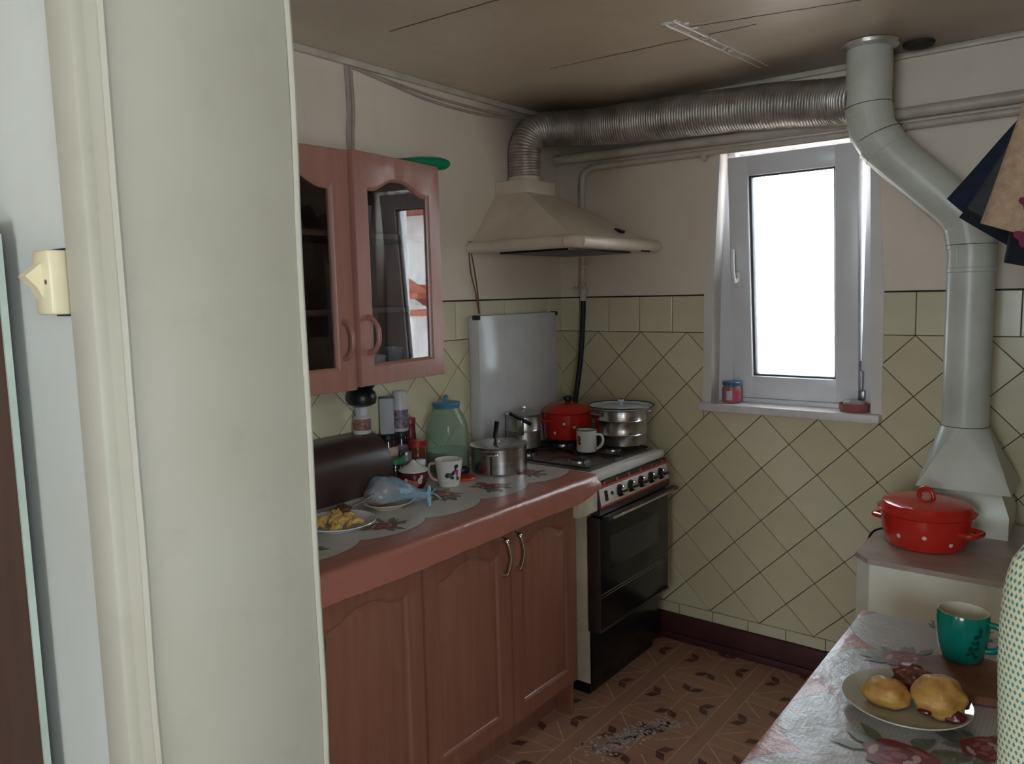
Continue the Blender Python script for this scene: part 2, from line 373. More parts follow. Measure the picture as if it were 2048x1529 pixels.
def tiles(parent, fn, a0, a1, zb, zt, off, lattice0, hole=None, joint0=0, strips=True):
    def put(poly, mat):
        poly = clip(clip(clip(clip(poly, -1, 0, -a0), 1, 0, a1), 0, -1, -zb), 0, 1, zt)
        if area(poly) < 3e-4: return
        if hole:
            h0, h1, z0, z1 = hole
            ps = [clip(poly, 1, 0, h0), clip(poly, -1, 0, -h1), clip(clip(clip(poly, -1, 0, -h0), 1, 0, h1), 0, 1, z0)]
            ps = [p for p in ps if area(p) > 3e-4]
            if abs(sum(map(area, ps))-area(poly)) < 1e-6 and len(ps) > 1: ps = [poly]
        else: ps = [poly]
        if ps: tile(parent, ps, fn, mat)
    for k in range(-30, 30):                              # square course on top
        x = joint0+k*.152
        if x < a1 and x+.152 > a0: put([(x, ZR), (x+.152, ZR), (x+.152, ZT), (x, ZT)], m_tile2)
    zlow = Z0-9*Hh
    zb_, zt_ = zb, zt
    for m in range(-40, 40):
        for n in range(-3, 11):
            if (m+n+off) % 2: continue
            cx, cz = lattice0+(m+1)*Hh, Z0-n*Hh           # a tile is centred one step right of each joint crossing
            poly = [(cx-Hh, cz), (cx, cz-Hh), (cx+Hh, cz), (cx, cz+Hh)]
            poly = clip(clip(poly, 0, 1, ZR), 0, -1, -max(zb, zlow))
            if area(poly) > 3e-4: put(poly, m_tile if (m*7+n*3) % 5 else m_tile2)
    if strips:
        for k in range(-30, 30):
            x = .593+k*.152
            if x < a1 and x+.152 > a0: put([(x, .108), (x+.152, .108), (x+.152, zlow), (x, zlow)], m_tile2)
tiles(wb, lambda a, b, d: (a, -d, b), 0, 2.05, .0, ZT, 0, XA, (OX0-.014, OX1+.018, OZ0-.012, 9), .104)
tiles(wl, lambda a, b, d: (d, a, b), YP1+.004, -.002, .80, ZT, 1, YL, None, YL-.006, False)
# skirting, other walls
struct(B(G().box(.0, XR, -.022, 0, 0, .108, 0, .004).box(.0, XR, -.034, -.02, 0, .03, 0, .004), 'baseboard_back', m_skirt, org=(0, 0, 0)))
struct(B(G().box(XR, XR+.2, YP0, .35, 0, H), 'wall_right', m_wall, org=(XR, -1.2, 0), angle=0))
# partition with the doorway (camera looks through it)
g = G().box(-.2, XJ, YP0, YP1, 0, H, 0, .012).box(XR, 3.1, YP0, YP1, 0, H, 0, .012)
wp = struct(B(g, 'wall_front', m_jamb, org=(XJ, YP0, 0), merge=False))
g = G(); nn = 40
pts = [(XJ+.001+.0015*mnoise.noise((i*.37, 2, 1)), YP1-.006+.004*mnoise.noise((i*.21, 4, 1)), H*i/nn) for i in range(nn+1)]
g.tube(pts, .0042, 8)
struct(B(g, 'trim_2', m_jamb, org=(XJ, YP1, 0)))
g = G().box(XJ-.092, XJ-.032, YP0-.014, YP0+.005, 0, H, 0, .004)
g.tube([(XJ+.0008+.0012*mnoise.noise((i*.4, 9, 1)), YP0+.004+.002*mnoise.noise((i*.3, 4, 7)), H*i/nn) for i in range(nn+1)], .0045, 8)
struct(B(g, 'trim_3', m_jamb, org=(XJ, YP0, 0), merge=False))
# the front room behind the camera
struct(B(G().box(-1.3, XJ-.04, YP0-.004, YP0+.01, 0, H), 'wall_switch_side', m_room, org=(0, YP0, 0), angle=0))
g = G().box(-1.3, -1.2, -5.8, -5.6, 0, H).box(.2, 1.4, -5.8, -5.6, 0, H).box(2.5, 3.1, -5.8, -5.6, 0, H)
for a, b in ((-1.2, .2), (1.4, 2.5)): g.box(a, b, -5.8, -5.6, 0, .8).box(a, b, -5.8, -5.6, 2.12, H)
struct(B(g, 'wall_rear', m_room, org=(0, -5.6, 0), angle=0, merge=False))
g = G().box(3.0, 3.2, -5.8, -3.75, 0, H).box(3.0, 3.2, -2.85, YP0, 0, H).box(3.0, 3.2, -3.75, -2.85, 0, .8).box(3.0, 3.2, -3.75, -2.85, 2.12, H)  # opening added in this unseen wall to send light through to the kitchen
struct(B(g, 'wall_room_right', m_room, org=(3, -4, 0), angle=0, merge=False))
struct(B(G().box(-1.5, -1.3, -5.8, YP0, 0, H), 'wall_room_left', m_room, org=(-1.3, -4, 0), angle=0))
for nm, xs in (('window_2', (-1.2, -.5, .2)), ('window_3', (1.4, 1.95, 2.5))):
    g = G()
    for q in xs: g.box(max(q-.03, xs[0]), min(q+.03, xs[-1]), -5.74, -5.68, .8, 2.12, 0, .006)
    for a, b in ((.8, .86), (2.06, 2.12)): g.box(xs[0], xs[-1], -5.74, -5.68, a, b, 0, .006)
    struct(B(g, nm, m_pvc, org=(xs[0], -5.7, .8)))
g = G()
for q in (-3.75, -3.33, -2.91): g.box(3.08, 3.14, q, q+.06, .8, 2.12, 0, .006)
for a, b in ((.8, .86), (2.06, 2.12)): g.box(3.08, 3.14, -3.75, -2.85, a, b, 0, .006)
struct(B(g, 'added_side_window', m_pvc, org=(3.1, -3.3, .8)))  # frame of the added side window, out of view
# cornice strips
struct(B(G().box(.0, .022, YP1, 0, H-.022, H, 0, .004), 'trim_4', m_pipe, org=(0, -1, H-.02)))
struct(B(G().box(.0, XR, -.022, 0, H-.02, H, 0, .004), 'trim_5', m_pipe, org=(1, 0, H-.02)))

# ------------------------------------------------------------ kitchen window
win = bpy.data.objects.new('window_1', None); COL.objects.link(win); win.location = (1.03, .12, 1.04); struct(win)
g = G(); FX0, FX1, FZ0, FZ1 = .775, 1.315, 1.035, 2.02
for a in ((FX0-.06, FX0+.03, FZ0, FZ1), (FX1-.057, FX1+.04, FZ0, FZ1)): g.box(a[0], a[1], .128, .19, a[2], a[3], 0, .004)
g.box(FX0, FX1, .128, .19, FZ0, FZ0+.04, 0, .004).box(FX0, FX1, .128, .19, FZ1-.035, FZ1+.03, 0, .004)
g.box(1.2835, 1.362, .068, .188, FZ0-.01, FZ1+.03, 0, .003).box(.70, .7965, .068, .188, FZ0-.01, FZ1+.03, 0, .003).box(.79, 1.29, .068, .188, 1.02, 1.0565, 0, .003)
part(win, 'window_frame', m_pvc, g, merge=False)
def sashrot(g): return g.rot((1.04, .10, 1.075), math.radians(5.6), 'X')
SX0, SX1, SZ0, SZ1 = .800, 1.278, 1.060, 2.000; GX0, GX1, GZ0, GZ1 = .880, 1.196, 1.150, 1.925
g = G()
g.box(SX0, GX0, .065, .125, SZ0, SZ1, 0, .006).box(GX1, SX1, .065, .125, SZ0, SZ1, 0, .006).box(GX0-.004, GX1+.004, .0652, .1248, SZ0, GZ0, 0, .006).box(GX0-.004, GX1+.004, .0652, .1248, GZ1, SZ1, 0, .006)
sash = part(win, 'sash', m_pvc, sashrot(g), merge=False)
g = G()
for a in ((GX0, GX0+.009, GZ0, GZ1), (GX1-.006, GX1, GZ0, GZ1), (GX0, GX1, GZ0, GZ0+.007), (GX0, GX1, GZ1-.007, GZ1)): g.box(a[0], a[1], .078, .11, a[2], a[3], 0, .001)
part(sash, 'gasket', M('grey_gasket', (.08, .09, .10), .5), sashrot(g), merge=False)
part(sash, 'pane', m_glass, sashrot(G().box(GX0-.01, GX1+.01, .092, .098, GZ0-.01, GZ1+.01)))
g = G().box(.819, .843, .052, .068, 1.505, 1.565, 0, .005).tube(smooth_path([(.831, .055, 1.535), (.831, .028, 1.532), (.829, .022, 1.56), (.826, .026, 1.61), (.825, .032, 1.655)], 6), [.009]*6+[.0085]*19, 10)
part(sash, 'handle', m_white, sashrot(g), 'white sash handle')
g = G().tube([(1.292, .064, 1.11), (1.292, .064, 1.18), (1.282, .064, 1.186), (1.282, .064, 1.22)], .0030, 8).box(1.280, 1.302, .050, .072, 1.075, 1.112, 0, .004)
part(win, 'hinge', M('grey_metal', (.3, .3, .32), .35, 1), g)
g = G().box(OX0-.022, OX1+.03, -.052, .20, 1.008, 1.040, 0, .006)
part(win, 'sill', m_sillp, g)

# ------------------------------------------------------------ outside (seen through the pane and in the cabinet glass)
struct(B(G().box(-14, 16, .6, 30, -.6, -.5), 'ground', M('yard_dust', (.42, .33, .27), .9), org=(0, 10, -.5), angle=0))
nb = T('neighbour_house', 'pale sunlit house with red timber stair outside the window', 'house', (3.2, 6.0, -.5))
part(nb, 'wall', M('white_stucco', (.75, .74, .72), .9, bmp=.2), G().box(1.5, 8, 6, 6.3, -.5, 2.6))
m_rt = M('red_brown_timber', (.33, .10, .06), .7)
part(nb, 'handrail', m_rt, G().box(1.4, 8, 5.75, 5.85, 1.55, 1.65))
for k in range(9):
    part(nb, 'step', m_rt, G().box(1.6+k*.35, 2.1+k*.35, 5.2, 5.9, -.3+k*.22, -.22+k*.22))
part(nb, 'stringer', m_rt, G().prism([(1.5, -.5), (4.9, 1.6), (4.9, 1.8), (1.5, -.25)], fy, 5.55, 5.62))
part(nb, 'roof', M('red_roof_tile', (.36, .12, .08), .8), G().box(1.3, 8.3, 5.3, 6.6, 2.6, 2.75))

# ------------------------------------------------------------ wall cabinet
def arch_poly(w, z0, z1, dz, n=20):                       # opening: straight sides, cathedral arch top; u 0..w
    top = []
    for i in range(n+1):
        u = i/n; t = abs(u-.5)*2
        top.append((w*u, z1-dz*(1-.5*(1+cos(pi*min(1, max(0, (t-.12)/.76)))))))
    return [(0, z0)]+top+[(w, z0)]
def door(parent, name, mats, w, z0, z1, fr, zt, hinge, ang, sgn, glass, th=.02, dz=.035, zb=None, rounded=True):
    """door in plane x=0, width along +y*sgn from hinge"""
    zb = zb or z0+fr; fn = lambda a, b, d: (d, a*sgn, b)
    op = arch_poly(w-2*fr, zb, zt, dz); op = [(a+fr, b) for a, b in op]
    out = []
    for i, (a, b) in enumerate(op):                       # matching outer outline
        if i == 0: out.append((0, z0))
        elif i == len(op)-1: out.append((w, z0))
        else: out.append((w*(i-1)/(len(op)-3), z1))
    def ringpts(k, d): return [fn(o[0]+(p[0]-o[0])*k, o[1]+(p[1]-o[1])*k, d) for o, p in zip(out, op)]
    g = G(); rings = [ringpts(0, -th), ringpts(0, -.003), ringpts(.02, 0), ringpts(.86, 0), ringpts(.93, -.003), ringpts(1, -.009), ringpts(1, -th)]
    g.loft(rings, 0, False, True)
    d = part(parent, name, mats[0], place(g, hinge, ang), angle=30)
    if glass:
        e = G().prism([(a, b) for a, b in op], fn, -.014, -.011); part(d, 'pane', mats[1], place(e, hinge, ang), angle=0)
    else:
        e = G(); n = len(op); cx = w/2; cz = (zb+zt)/2
        def rp(k, dd): return [fn(cx+(p[0]-cx)*k[0], cz+(p[1]-cz)*k[1], dd) for p in op]
        e.loft([rp((1.01, 1.01), -.009), rp((.955, .972), -.009), rp((.87, .935), -.0035), rp((.855, .927), -.003)], 0, False)
        e.add(rp((.855, .927), -.003), [tuple(range(n))]); part(d, 'panel', mats[0], place(e, hinge, ang), angle=30)
    return d
def place(g, hinge, ang):
    R = Matrix.Rotation(ang, 4, 'Z'); h = Vector(hinge)
    for i in range(len(g.v)): g.v[i] = R @ g.v[i]+h
    return g
CY0, CY1, CZ0, CZ1, CX = -1.90, -1.115, 1.238, 1.898, .288
uc = T('wall_cabinet', 'pink-brown wooden wall cabinet with two arched glass doors ajar', 'cabinet', (.14, -1.5, CZ0))
g = G().box(.008, CX, CY1-.016, CY1, CZ0, CZ1).box(.008, CX, CY0, CY0+.016, CZ0, CZ1).box(.008, CX, CY0, CY1, CZ0, CZ0+.016).box(.008, CX, CY0, CY1, CZ1-.016, CZ1)
part(uc, 'carcass', w_up, g, merge=False)
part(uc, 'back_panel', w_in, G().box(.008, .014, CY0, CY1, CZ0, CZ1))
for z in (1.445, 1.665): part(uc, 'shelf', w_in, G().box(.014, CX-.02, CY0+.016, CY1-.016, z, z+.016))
m_cabglass = M('cabinet_glass', (.95, .97, .97), .0, trans=1, var=0, ior=1.52)
A_R, A_L = math.radians(6.2), math.radians(-4.5)
dR = door(uc, 'door', [w_up, m_cabglass], .388, CZ0+.002, CZ1-.002, .062, 1.826, (CX+.018, CY1-.001, 0), A_R, -1, True, zb=1.302)
dL = door(uc, 'door', [w_up, m_cabglass], .388, CZ0-.006, CZ1-.004, .062, 1.822, (CX+.018, CY0+.003, 0), A_L, 1, True, zb=1.300)
def dhandle(y, z0, z1):
    zm = (z0+z1)/2; hh = (z1-z0)/2
    return G().tube(smooth_path([(-.002, y, z1), (.016, y, z1-.004), (.034, y, zm+hh*.5), (.038, y, zm), (.034, y, zm-hh*.5), (.016, y, z0+.004), (-.002, y, z0)], 5), [.009]*4+[.0075]*23+[.009]*4, 10)
part(dR, 'handle', w_up, place(dhandle(-.352, 1.335, 1.435), (CX+.018, CY1-.001, 0), A_R))
part(dL, 'handle', w_up, place(dhandle(.352, 1.325, 1.425), (CX+.018, CY0+.003, 0), A_L))
# glassware on the shelves
k = 0
for y, z, r, h_, lab in [(-1.20, 1.254, .032, .075, 'clear tumbler on cabinet bottom shelf near the hinge side'), (-1.28, 1.254, .035, .055, 'small white cup on the bottom cabinet shelf'),
        (-1.37, 1.254, .034, .06, 'second white cup on the bottom cabinet shelf'), (-1.33, 1.681, .045, .09, 'pale glass bowl on the top cabinet shelf'),
        (-1.66, 1.681, .05, .08, 'glass bowl on top shelf behind the left cabinet door'), (-1.62, 1.461, .04, .07, 'white cup on middle shelf behind the left cabinet door')]:
    g = G().lathe([(0, z), (r*.7, z), (r*.78, z+.004), (r, z+h_), (r-.003, z+h_), (r*.72, z+.006), (0, z+.006)], (.16, y), 24)
    tag(B(g, 'cup' if 'cup' in lab else 'glass_bowl' if 'bowl' in lab else 'tumbler', m_china if 'white' in lab else M('smoky_glass', (.55, .6, .62), .08, trans=.4), None), lab, 'cup' if 'cup' in lab else 'bowl' if 'bowl' in lab else 'glass')
# green roll lying on the cabinet
g = G(); rings = []
for i in range(22):
    t = i/21; y = -1.36+.315*t; x = .10+.15*t; hw = .022+.016*min(1, t*1.6); hz = .004+.0165*min(1, t*1.2)
    if i == 21: hw *= .9; hz *= .9
    rings.append([(x+hw*cos(a), y+.3*hw*cos(a), CZ1+.001+hz+hz*sin(a)) for a in [2*pi*k/20 for k in range(20)]])
g.loft(rings)
tag(B(g, 'plastic_roll', m_green), 'bright green rolled plastic sheet lying on top of the wall cabinet', 'plastic sheet')

# ------------------------------------------------------------ base cabinets and worktop
FX = .58; WZ = .852
def base_unit(y0, y1, label, doors, toe=True):
    t = T('base_cabinet', label, 'cabinet', (.3, (y0+y1)/2, 0))
    g = G().box(.01, FX-.021, y0, y0+.016, .0, .81).box(.01, FX-.021, y1-.016, y1, .0, .81).box(.01, FX-.021, y0, y1, .13, .146).box(.01, .016, y0, y1, .13, .81).box(.49, FX-.021, y0, y1, .76, .81)
    part(t, 'body', w_base, g, merge=False)
    part(t, 'kickboard', w_base, G().box(.478, .492, y0+.016, y1-.016, .002, .13))
    for (a, b, hl) in doors:
        w_ = b-a-.004
        if hl: d = door(t, 'door', [w_base], w_, .134, .806, .062, .728, (FX, a+.002, 0), 0, 1, False, dz=.03, zb=.195)
        else: d = door(t, 'door', [w_base], w_, .134, .806, .062, .728, (FX, b-.002, 0), 0, -1, False, dz=.03, zb=.195)
        y = b-.036 if hl else a+.028
        g = G().tube(smooth_path([(FX-.002, y, .752), (FX+.018, y, .748), (FX+.026, y+.004, .72), (FX+.027, y+.007, .695), (FX+.024, y+.004, .668), (FX+.016, y, .644), (FX-.002, y, .64)], 5), [.0075]*6+[.0055]*19+[.0075]*6, 10)
        part(d, 'handle', m_brass, g, 'bowed metal handle')
    return t
base_unit(-1.522, -.772, 'double-door brown wooden base cabinet next to the stove', [(-1.522, -1.142, True), (-1.140, -.772, False)])
base_unit(-2.300, -1.526, 'brown wooden base cabinet beside the doorway jamb', [(-2.300, -1.914, True), (-1.912, -1.526, False)])
wt = T('worktop', 'cream-edged kitchen worktop hidden under the floral oilcloth', 'worktop', (.3, -1.4, .812))
part(wt, 'slab', m_cream, G().box(.008, .589, YP1+.005, -.668, .812, WZ-.002, 0, .017, 4))
part(wt, 'end_block', m_cream, G().box(.42, .604, -.790, -.668, .722, .815, 0, .006), 'cream end block at the stove side')

# oilcloth on the worktop
def weave(nt, x, y, sx=.0075, sy=.0042):
    return ((x/sx).fr() < .55)*(((y/sy)+(x/sx).fl()*.5).fr() < .4)
def clothmat(name, xb_fn, flip, gl=.5, k=1):
    m, nt, p = custom(name, .30 if gl > .4 else .34); vec, x, y, z = xyz(nt); p.inputs['Specular IOR Level'].default_value = gl; p.inputs['Coat Weight'].default_value = .10*gl; p.inputs['Coat Roughness'].default_value = .25
    n = tex(nt, vec, 5, 3)
    white = mix(nt, weave(nt, x, y)*.55, mix(nt, n, (.50*k, .46*k, .43*k), (.62*k, .58*k, .54*k)), (.30*k, .25*k, .21*k))
    bord = mix(nt, weave(nt, y, x, .006, .004)*.35, (.38, .14, .10), (.29, .10, .07))
    xb = xb_fn(x, y)
    inb = (x > xb) if not flip else (x < xb)
    saw = ((y/.008).fr()-.5).ab()*.006
    line = ((x-xb).ab() < (saw+.0015))
    c = mix(nt, inb, white, bord); c = mix(nt, line*.7, c, (.16, .06, .045))
    nt.links.new(c.k, p.inputs['Base Color'])
    bump(nt, p, weave(nt, x, y)*.3+tex(nt, vec, 16, 5, .65)*1.4, .40, .006)
    return m
m_cl1 = clothmat('worktop_oilcloth', lambda x, y: (((y+.894)*(pi/.247)).sn().ab().pw(.6))*.048+.462, False)
m_cl2 = clothmat('table_oilcloth', lambda x, y: (((y+1.235)*(pi/.235)).sn().ab().pw(.6))*(-.085)+1.655, True, .36, .74)
m_r1 = M('rose_dark_red', (.20, .035, .04), .4); m_r2 = M('rose_pink', (.36, .11, .10), .4); m_r3 = M('rose_pale', (.50, .36, .32), .4); m_lf = M('leaf_grey_green', (.16, .175, .12), .4, var=.2, vs=60)
def rose(g, cx, cy, z, s, ang, rnd):
    R = random.Random(rnd); lz = [.0001]
    def tr(u, v): return (cx+s*(u*cos(ang)-v*sin(ang)), cy+s*(u*sin(ang)+v*cos(ang)))
    def poly(pts, mi, dz): g.add([(*tr(*p), z+dz) for p in pts], [tuple(range(len(pts)))], mi)
    def leaf(a, d, l, w):
        pts = []
        for i in range(9): t = i/8; pts.append((t*l, w*sin(pi*t)*(1-.25*t)))
        for i in range(7, 0, -1): t = i/8; pts.append((t*l, -w*sin(pi*t)*(1-.25*t)))
        lz[0] += .00002; poly([(d*cos(a)+u*cos(a)-v*sin(a), d*sin(a)+u*sin(a)+v*cos(a)) for u, v in pts], 4, lz[0])
    for i in range(11): leaf(R.uniform(0, 2*pi), R.uniform(.45, .8), R.uniform(.6, 1.05), R.uniform(.18, .28))
    poly([((.85+.10*sin(5*a+1))*cos(a), (.68+.08*sin(4*a))*sin(a)) for a in [2*pi*i/36 for i in range(36)]], 1, .0004)
    for i in range(7):                                    # petals as crescents
        a0 = i*2*pi/7+R.uniform(-.2, .2); rr = .62 if i % 2 else .42; mi = 2 if i % 3 else 3
        pts = [(rr*cos(a0+t*.5)*1.15, rr*.85*sin(a0+t*.5)) for t in [-1, -.5, 0, .5, 1]]+[((rr-.20+.1*abs(t))*cos(a0+t*.5)*1.15, (rr-.20+.1*abs(t))*.85*sin(a0+t*.5)) for t in [1, .5, 0, -.5, -1]]
        poly(pts, mi, .0005+.00002*i)
    poly([(.2*cos(a), .15*sin(a)) for a in [2*pi*i/12 for i in range(12)]], 2, .0007)
CE = -.655
g = G()
def wcloth(u, v):                                         # u along y, v: 0 wall .. top .. front flap
    y = YP1+.004+(CE-YP1-.004)*u; n = mnoise.noise((y*3.1, 1.2, 0)); L = .592+.07+.006*n
    endf = max(0, (u-.93)/.07); L -= endf*.030
    d = v*L; R = .022; x1 = .600-R
    if d < x1: return (.012+d*(x1-.012)/x1, y, WZ+.0005)
    a = (d-x1)/R; wr = .0012*mnoise.noise((y*34, 5, 0))*sin(2*a)
    if a < pi/2: return (x1+(R+wr)*sin(a), y, WZ-R+(R+wr)*cos(a)+.0005)
    e = d-x1-R*pi/2; fl = .012*e/.05*(1+.5*n)+endf*.010
    return (x1+R+fl+(.0015*sin(y*60)+.003*mnoise.noise((y*16, 3, e*20)))*e/.05, y, WZ-R-e)
g.grid(wcloth, 110, 60, 0)
for cx, cy, s_, an, sd_ in [(.425, -1.512, .050, 1.2, 1), (.312, -1.165, .062, .4, 2), (.392, -.998, .052, 1.3, 3), (.375, -.775, .05, .7, 4), (.20, -1.62, .05, .5, 5), (.13, -.74, .05, 2, 6), (.41, -1.78, .05, 1, 7)]:
    rose(g, cx, cy, WZ+.0008, s_, an, sd_)
oc = tag(B(g, 'oilcloth', [m_cl1, m_r1, m_r2, m_r3, m_lf], org=(0, 0, 0), merge=False, recalc=False), 'rose-patterned oilcloth with terracotta border draped over the worktop', 'oilcloth')

# ------------------------------------------------------------ gas stove
SY0, SY1 = -.650, -.125; HZ = .848
st = T('gas_stove', 'old gas stove with black oven door and raised white lid', 'stove', (.3, -.39, 0))
part(st, 'body', m_cream, G().box(.03, .548, SY0+.004, SY1, .05, .815, 0, .004))
part(st, 'plinth', m_black, G().box(.06, .535, SY0+.02, SY1-.01, .0, .05))
part(st, 'drawer', m_blk_gloss, G().box(.548, .556, SY0+.006, SY1, .045, .258, 0, .003))
g = G().box(.025, .585, SY0-.008, SY1+.008, .815, HZ, 0, .010)
part(st, 'hob', m_enamel, g)
part(st, 'hob_well', m_hob, G().box(.055, .545, SY0+.022, SY1-.020, HZ-.001, HZ+.0025, 0, .002))
FS = lambda a, b, d: (a, d, b)
part(st, 'control_fascia', m_brownstrip, G().prism([(.54, .70), (.603, .70), (.604, .722), (.588, .815), (.54, .815)], FS, SY0-.004, SY1+.006))
def onpanel(z, d=0): return .604+(.588-.604)*(z-.722)/(.815-.722)+d
def strip(z0, z1, y0, y1, d=.0015): return G().prism([(onpanel(z0)-.002, z0), (onpanel(z0)+d, z0), (onpanel(z1)+d, z1), (onpanel(z1)-.002, z1)], FS, y0, y1)
part(st, 'control_panel', m_enamel, strip(.733, .792, SY0+.006, SY1+.002))
part(st, 'red_stripe', m_redpl, strip(.727, .7315, SY0+.002, SY1+.004, .001))
part(st, 'red_stripe', m_redpl, strip(.7945, .799, SY0+.002, SY1+.004, .001))
for i in range(5):
    y = -.512+i*.080; z = .763; g = G(); start = 0
    g.lathe([(0, 0), (.0235, 0), (.0235, .006), (.0205, .010), (.019, .024), (.016, .027), (0, .027)], (0, 0), 24, [0, 0, 1, 1, 0, 0]).box(-.005, .005, -.019, .019, .024, .036, 1, .003)
    g.rot((0, 0, 0), pi/2-.17, 'Y')
    for q in range(len(g.v)): g.v[q] = g.v[q]+Vector((onpanel(z)+.001, y, z))
    part(st, 'knob', [m_chrome, m_black], g)
for i in range(6):
    y = -.60+i*.089; part(st, 'flame_mark', m_redpl, strip(.801, .811, y-.007, y+.007, .0012))
part(st, 'rocker_switch', m_black, strip(.745, .782, -.612, -.594, .004))
g = G().lathe([(0, 0), (.007, 0), (.006, .006), (0, .007)], (0, 0), 14); g.rot((0, 0, 0), pi/2-.17, 'Y')
for q in range(len(g.v)): g.v[q] = g.v[q]+Vector((onpanel(.765), -.563, .765))
part(st, 'igniter_button', m_black, g)
od = part(st, 'oven_door', m_blk_gloss, G().box(.550, .600, SY0-.006, SY1+.006, .262, .690, 0, .004))
part(od, 'side_strip', m_brownstrip, G().box(.552, .603, SY0-.010, SY0-.004, .262, .690, 0, .002))
part(od, 'oven_window', M('oven_window_glass', (.035, .037, .04), .16), G().box(.5995, .6012, -.585, -.205, .485, .607, 0, .001))
for z in (.392, .403): part(od, 'trim_line', m_steel, G().box(.5995, .6018, SY0+.002, SY1-.01, z, z+.0025))
part(od, 'bottom_strip', m_brownstrip, G().box(.598, .604, SY0-.006, SY1+.006, .262, .272, 0, .002))
hd = part(od, 'handle_bar', m_brownstrip, G().box(.606, .636, SY0+.004, SY1+.03, .684, .698, 0, .004))
part(hd, 'chrome_edge', m_chrome, G().box(.634, .640, SY0+.03, SY1-.02, .686, .694, 0, .002))
for y in (-.52, -.24): part(od, 'handle_bracket', m_black, G().box(.598, .612, y-.012, y+.012, .676, .69, 0, .002))
# lid leaning back against the wall
g = G().box(.050, .058, -.652, -.122, .852, 1.410, 0, .003).box(.008, .053, -.655, -.647, .852, 1.408, 0, .003).box(.008, .053, -.127, -.119, .852, 1.408, 0, .003).box(.008, .053, -.652, -.122, 1.401, 1.409, 0, .003)
lid = part(st, 'lid', m_lid, g, 'raised white enamel lid', merge=False)
for y in (-.652, -.124): part(lid, 'corner_cap', m_black, G().box(.030, .060, y-.006, y+.012, 1.394, 1.413, 0, .003))
# burners and wire grates
for bx, by, r in [(.18, -.265, .045), (.18, -.51, .035), (.42, -.255, .036), (.42, -.505, .045)]:
    part(st, 'burner', [m_alu, m_black], G().lathe([(0, HZ), (r, HZ), (r*.95, HZ+.010), (r*.8, HZ+.012), (r*.8, HZ+.016), (r*.5, HZ+.019), (0, HZ+.019)], (bx, by), 24, [0, 0, 0, 1, 1, 1]))
m_wire = M('dark_grate_wire', (.03, .03, .032), .4, .6)
for yc in (-.265, -.51):
    g = G(); y0, y1 = yc-.108, yc+.108; zg = HZ+.022
    g.tube([(.075, y0, zg-.012), (.075, y1, zg-.012), (.525, y1, zg-.012), (.525, y0, zg-.012)], .0035, 8, closed=True)
    for bx in (.18, .42):
        for a in range(4):
            ca, sa = cos(a*pi/2+pi/4), sin(a*pi/2+pi/4)
            g.tube(smooth_path([(bx+ca*.135*(.78), yc+sa*.135*.78, zg-.012), (bx+ca*.085, yc+sa*.085, zg+.002), (bx+ca*.035, yc+sa*.035, zg)], 4), .003, 8)
    for x in (.075, .525):
        g.tube([(x, y0+.02, zg-.012), (x, y0+.02, HZ)], .003, 6).tube([(x, y1-.02, zg-.012), (x, y1-.02, HZ)], .003, 6)
    part(st, 'grate', m_wire, g)
GZ = HZ+.026
# ------------------------------------------------------------ pans on the stove
def pan(name, label, cat, c, z, prof, m, seg=40):
    t = T(name, label, cat, (c[0], c[1], z)); part(t, 'body', m, G().lathe([(r, z+h_) for r, h_ in prof], c, seg)); return t
def loop_handle(c, ang, r, z, w=.03, out=.03, rad=.005, drop=0):
    d = Vector((cos(ang), sin(ang), 0)); n = Vector((-sin(ang), cos(ang), 0)); c = Vector((c[0], c[1], z))
    return G().tube(smooth_path([c+d*(r-.003)+n*w, c+d*(r+out*.8)+n*w*.9, c+d*(r+out)+n*w*.4+Vector((0, 0, drop)), c+d*(r+out)-n*w*.4+Vector((0, 0, drop)), c+d*(r+out*.8)-n*w*.9, c+d*(r-.003)-n*w], 5), rad, 8)
TOCAM = lambda c: atan2(CAM.y-c[1], CAM.x-c[0])
def dots(t, c, rfn, z, specs, rad=.0065, parent=None):
    for a, dz in specs:
        ang = TOCAM(c)+a; r, sl = rfn(dz); d = Vector((cos(ang), sin(ang), 0)); n = Vector((-sin(ang), cos(ang), 0)); w = Vector((0, 0, 1))
        cc = Vector((c[0], c[1], z+dz))+d*(r+.0004); g = G()
        g.add([cc]+[cc+n*rad*cos(q)-d*(1-sqrt(max(0, 1-(rad*cos(q)/r)**2)))*r+(w+d*sl)*rad*sin(q)+d*.0003 for q in [2*pi*i/14 for i in range(14)]], [(0, 1+i, 1+(i+1) % 14) for i in range(14)])
        part(t, 'dot', m_dot, g)
c = (.175, -.215); t = pan('saucepan', 'red enamel lidded pot on the back burner', 'pot', c, GZ, [(0, 0), (.092, 0), (.100, .006), (.104, .03), (.105, .108), (.109, .112), (.107, .114), (.102, .11), (.1, .01), (0, .006)], m_red)
l = part(t, 'lid', m_red, G().lathe([(.110, GZ+.114), (.112, GZ+.118), (.104, GZ+.128), (.085, GZ+.142), (.05, GZ+.150), (0, GZ+.152)], c, 40)); part(l, 'knob', m_black, G().lathe([(0, GZ+.150), (.012, GZ+.150), (.012, GZ+.158), (.022, GZ+.166), (.021, GZ+.176), (.010, GZ+.181), (0, GZ+.181)], c, 20))
for a in (.9, .9+pi): part(t, 'handle', m_red, loop_handle(c, TOCAM(c)+a-1.9, .104, GZ+.085, .035, .03, .006))
dots(t, c, lambda dz: (.105, 0), GZ, [(-.55, .035), (.25, .06), (-.15, .075), (.75, .03)], .006)
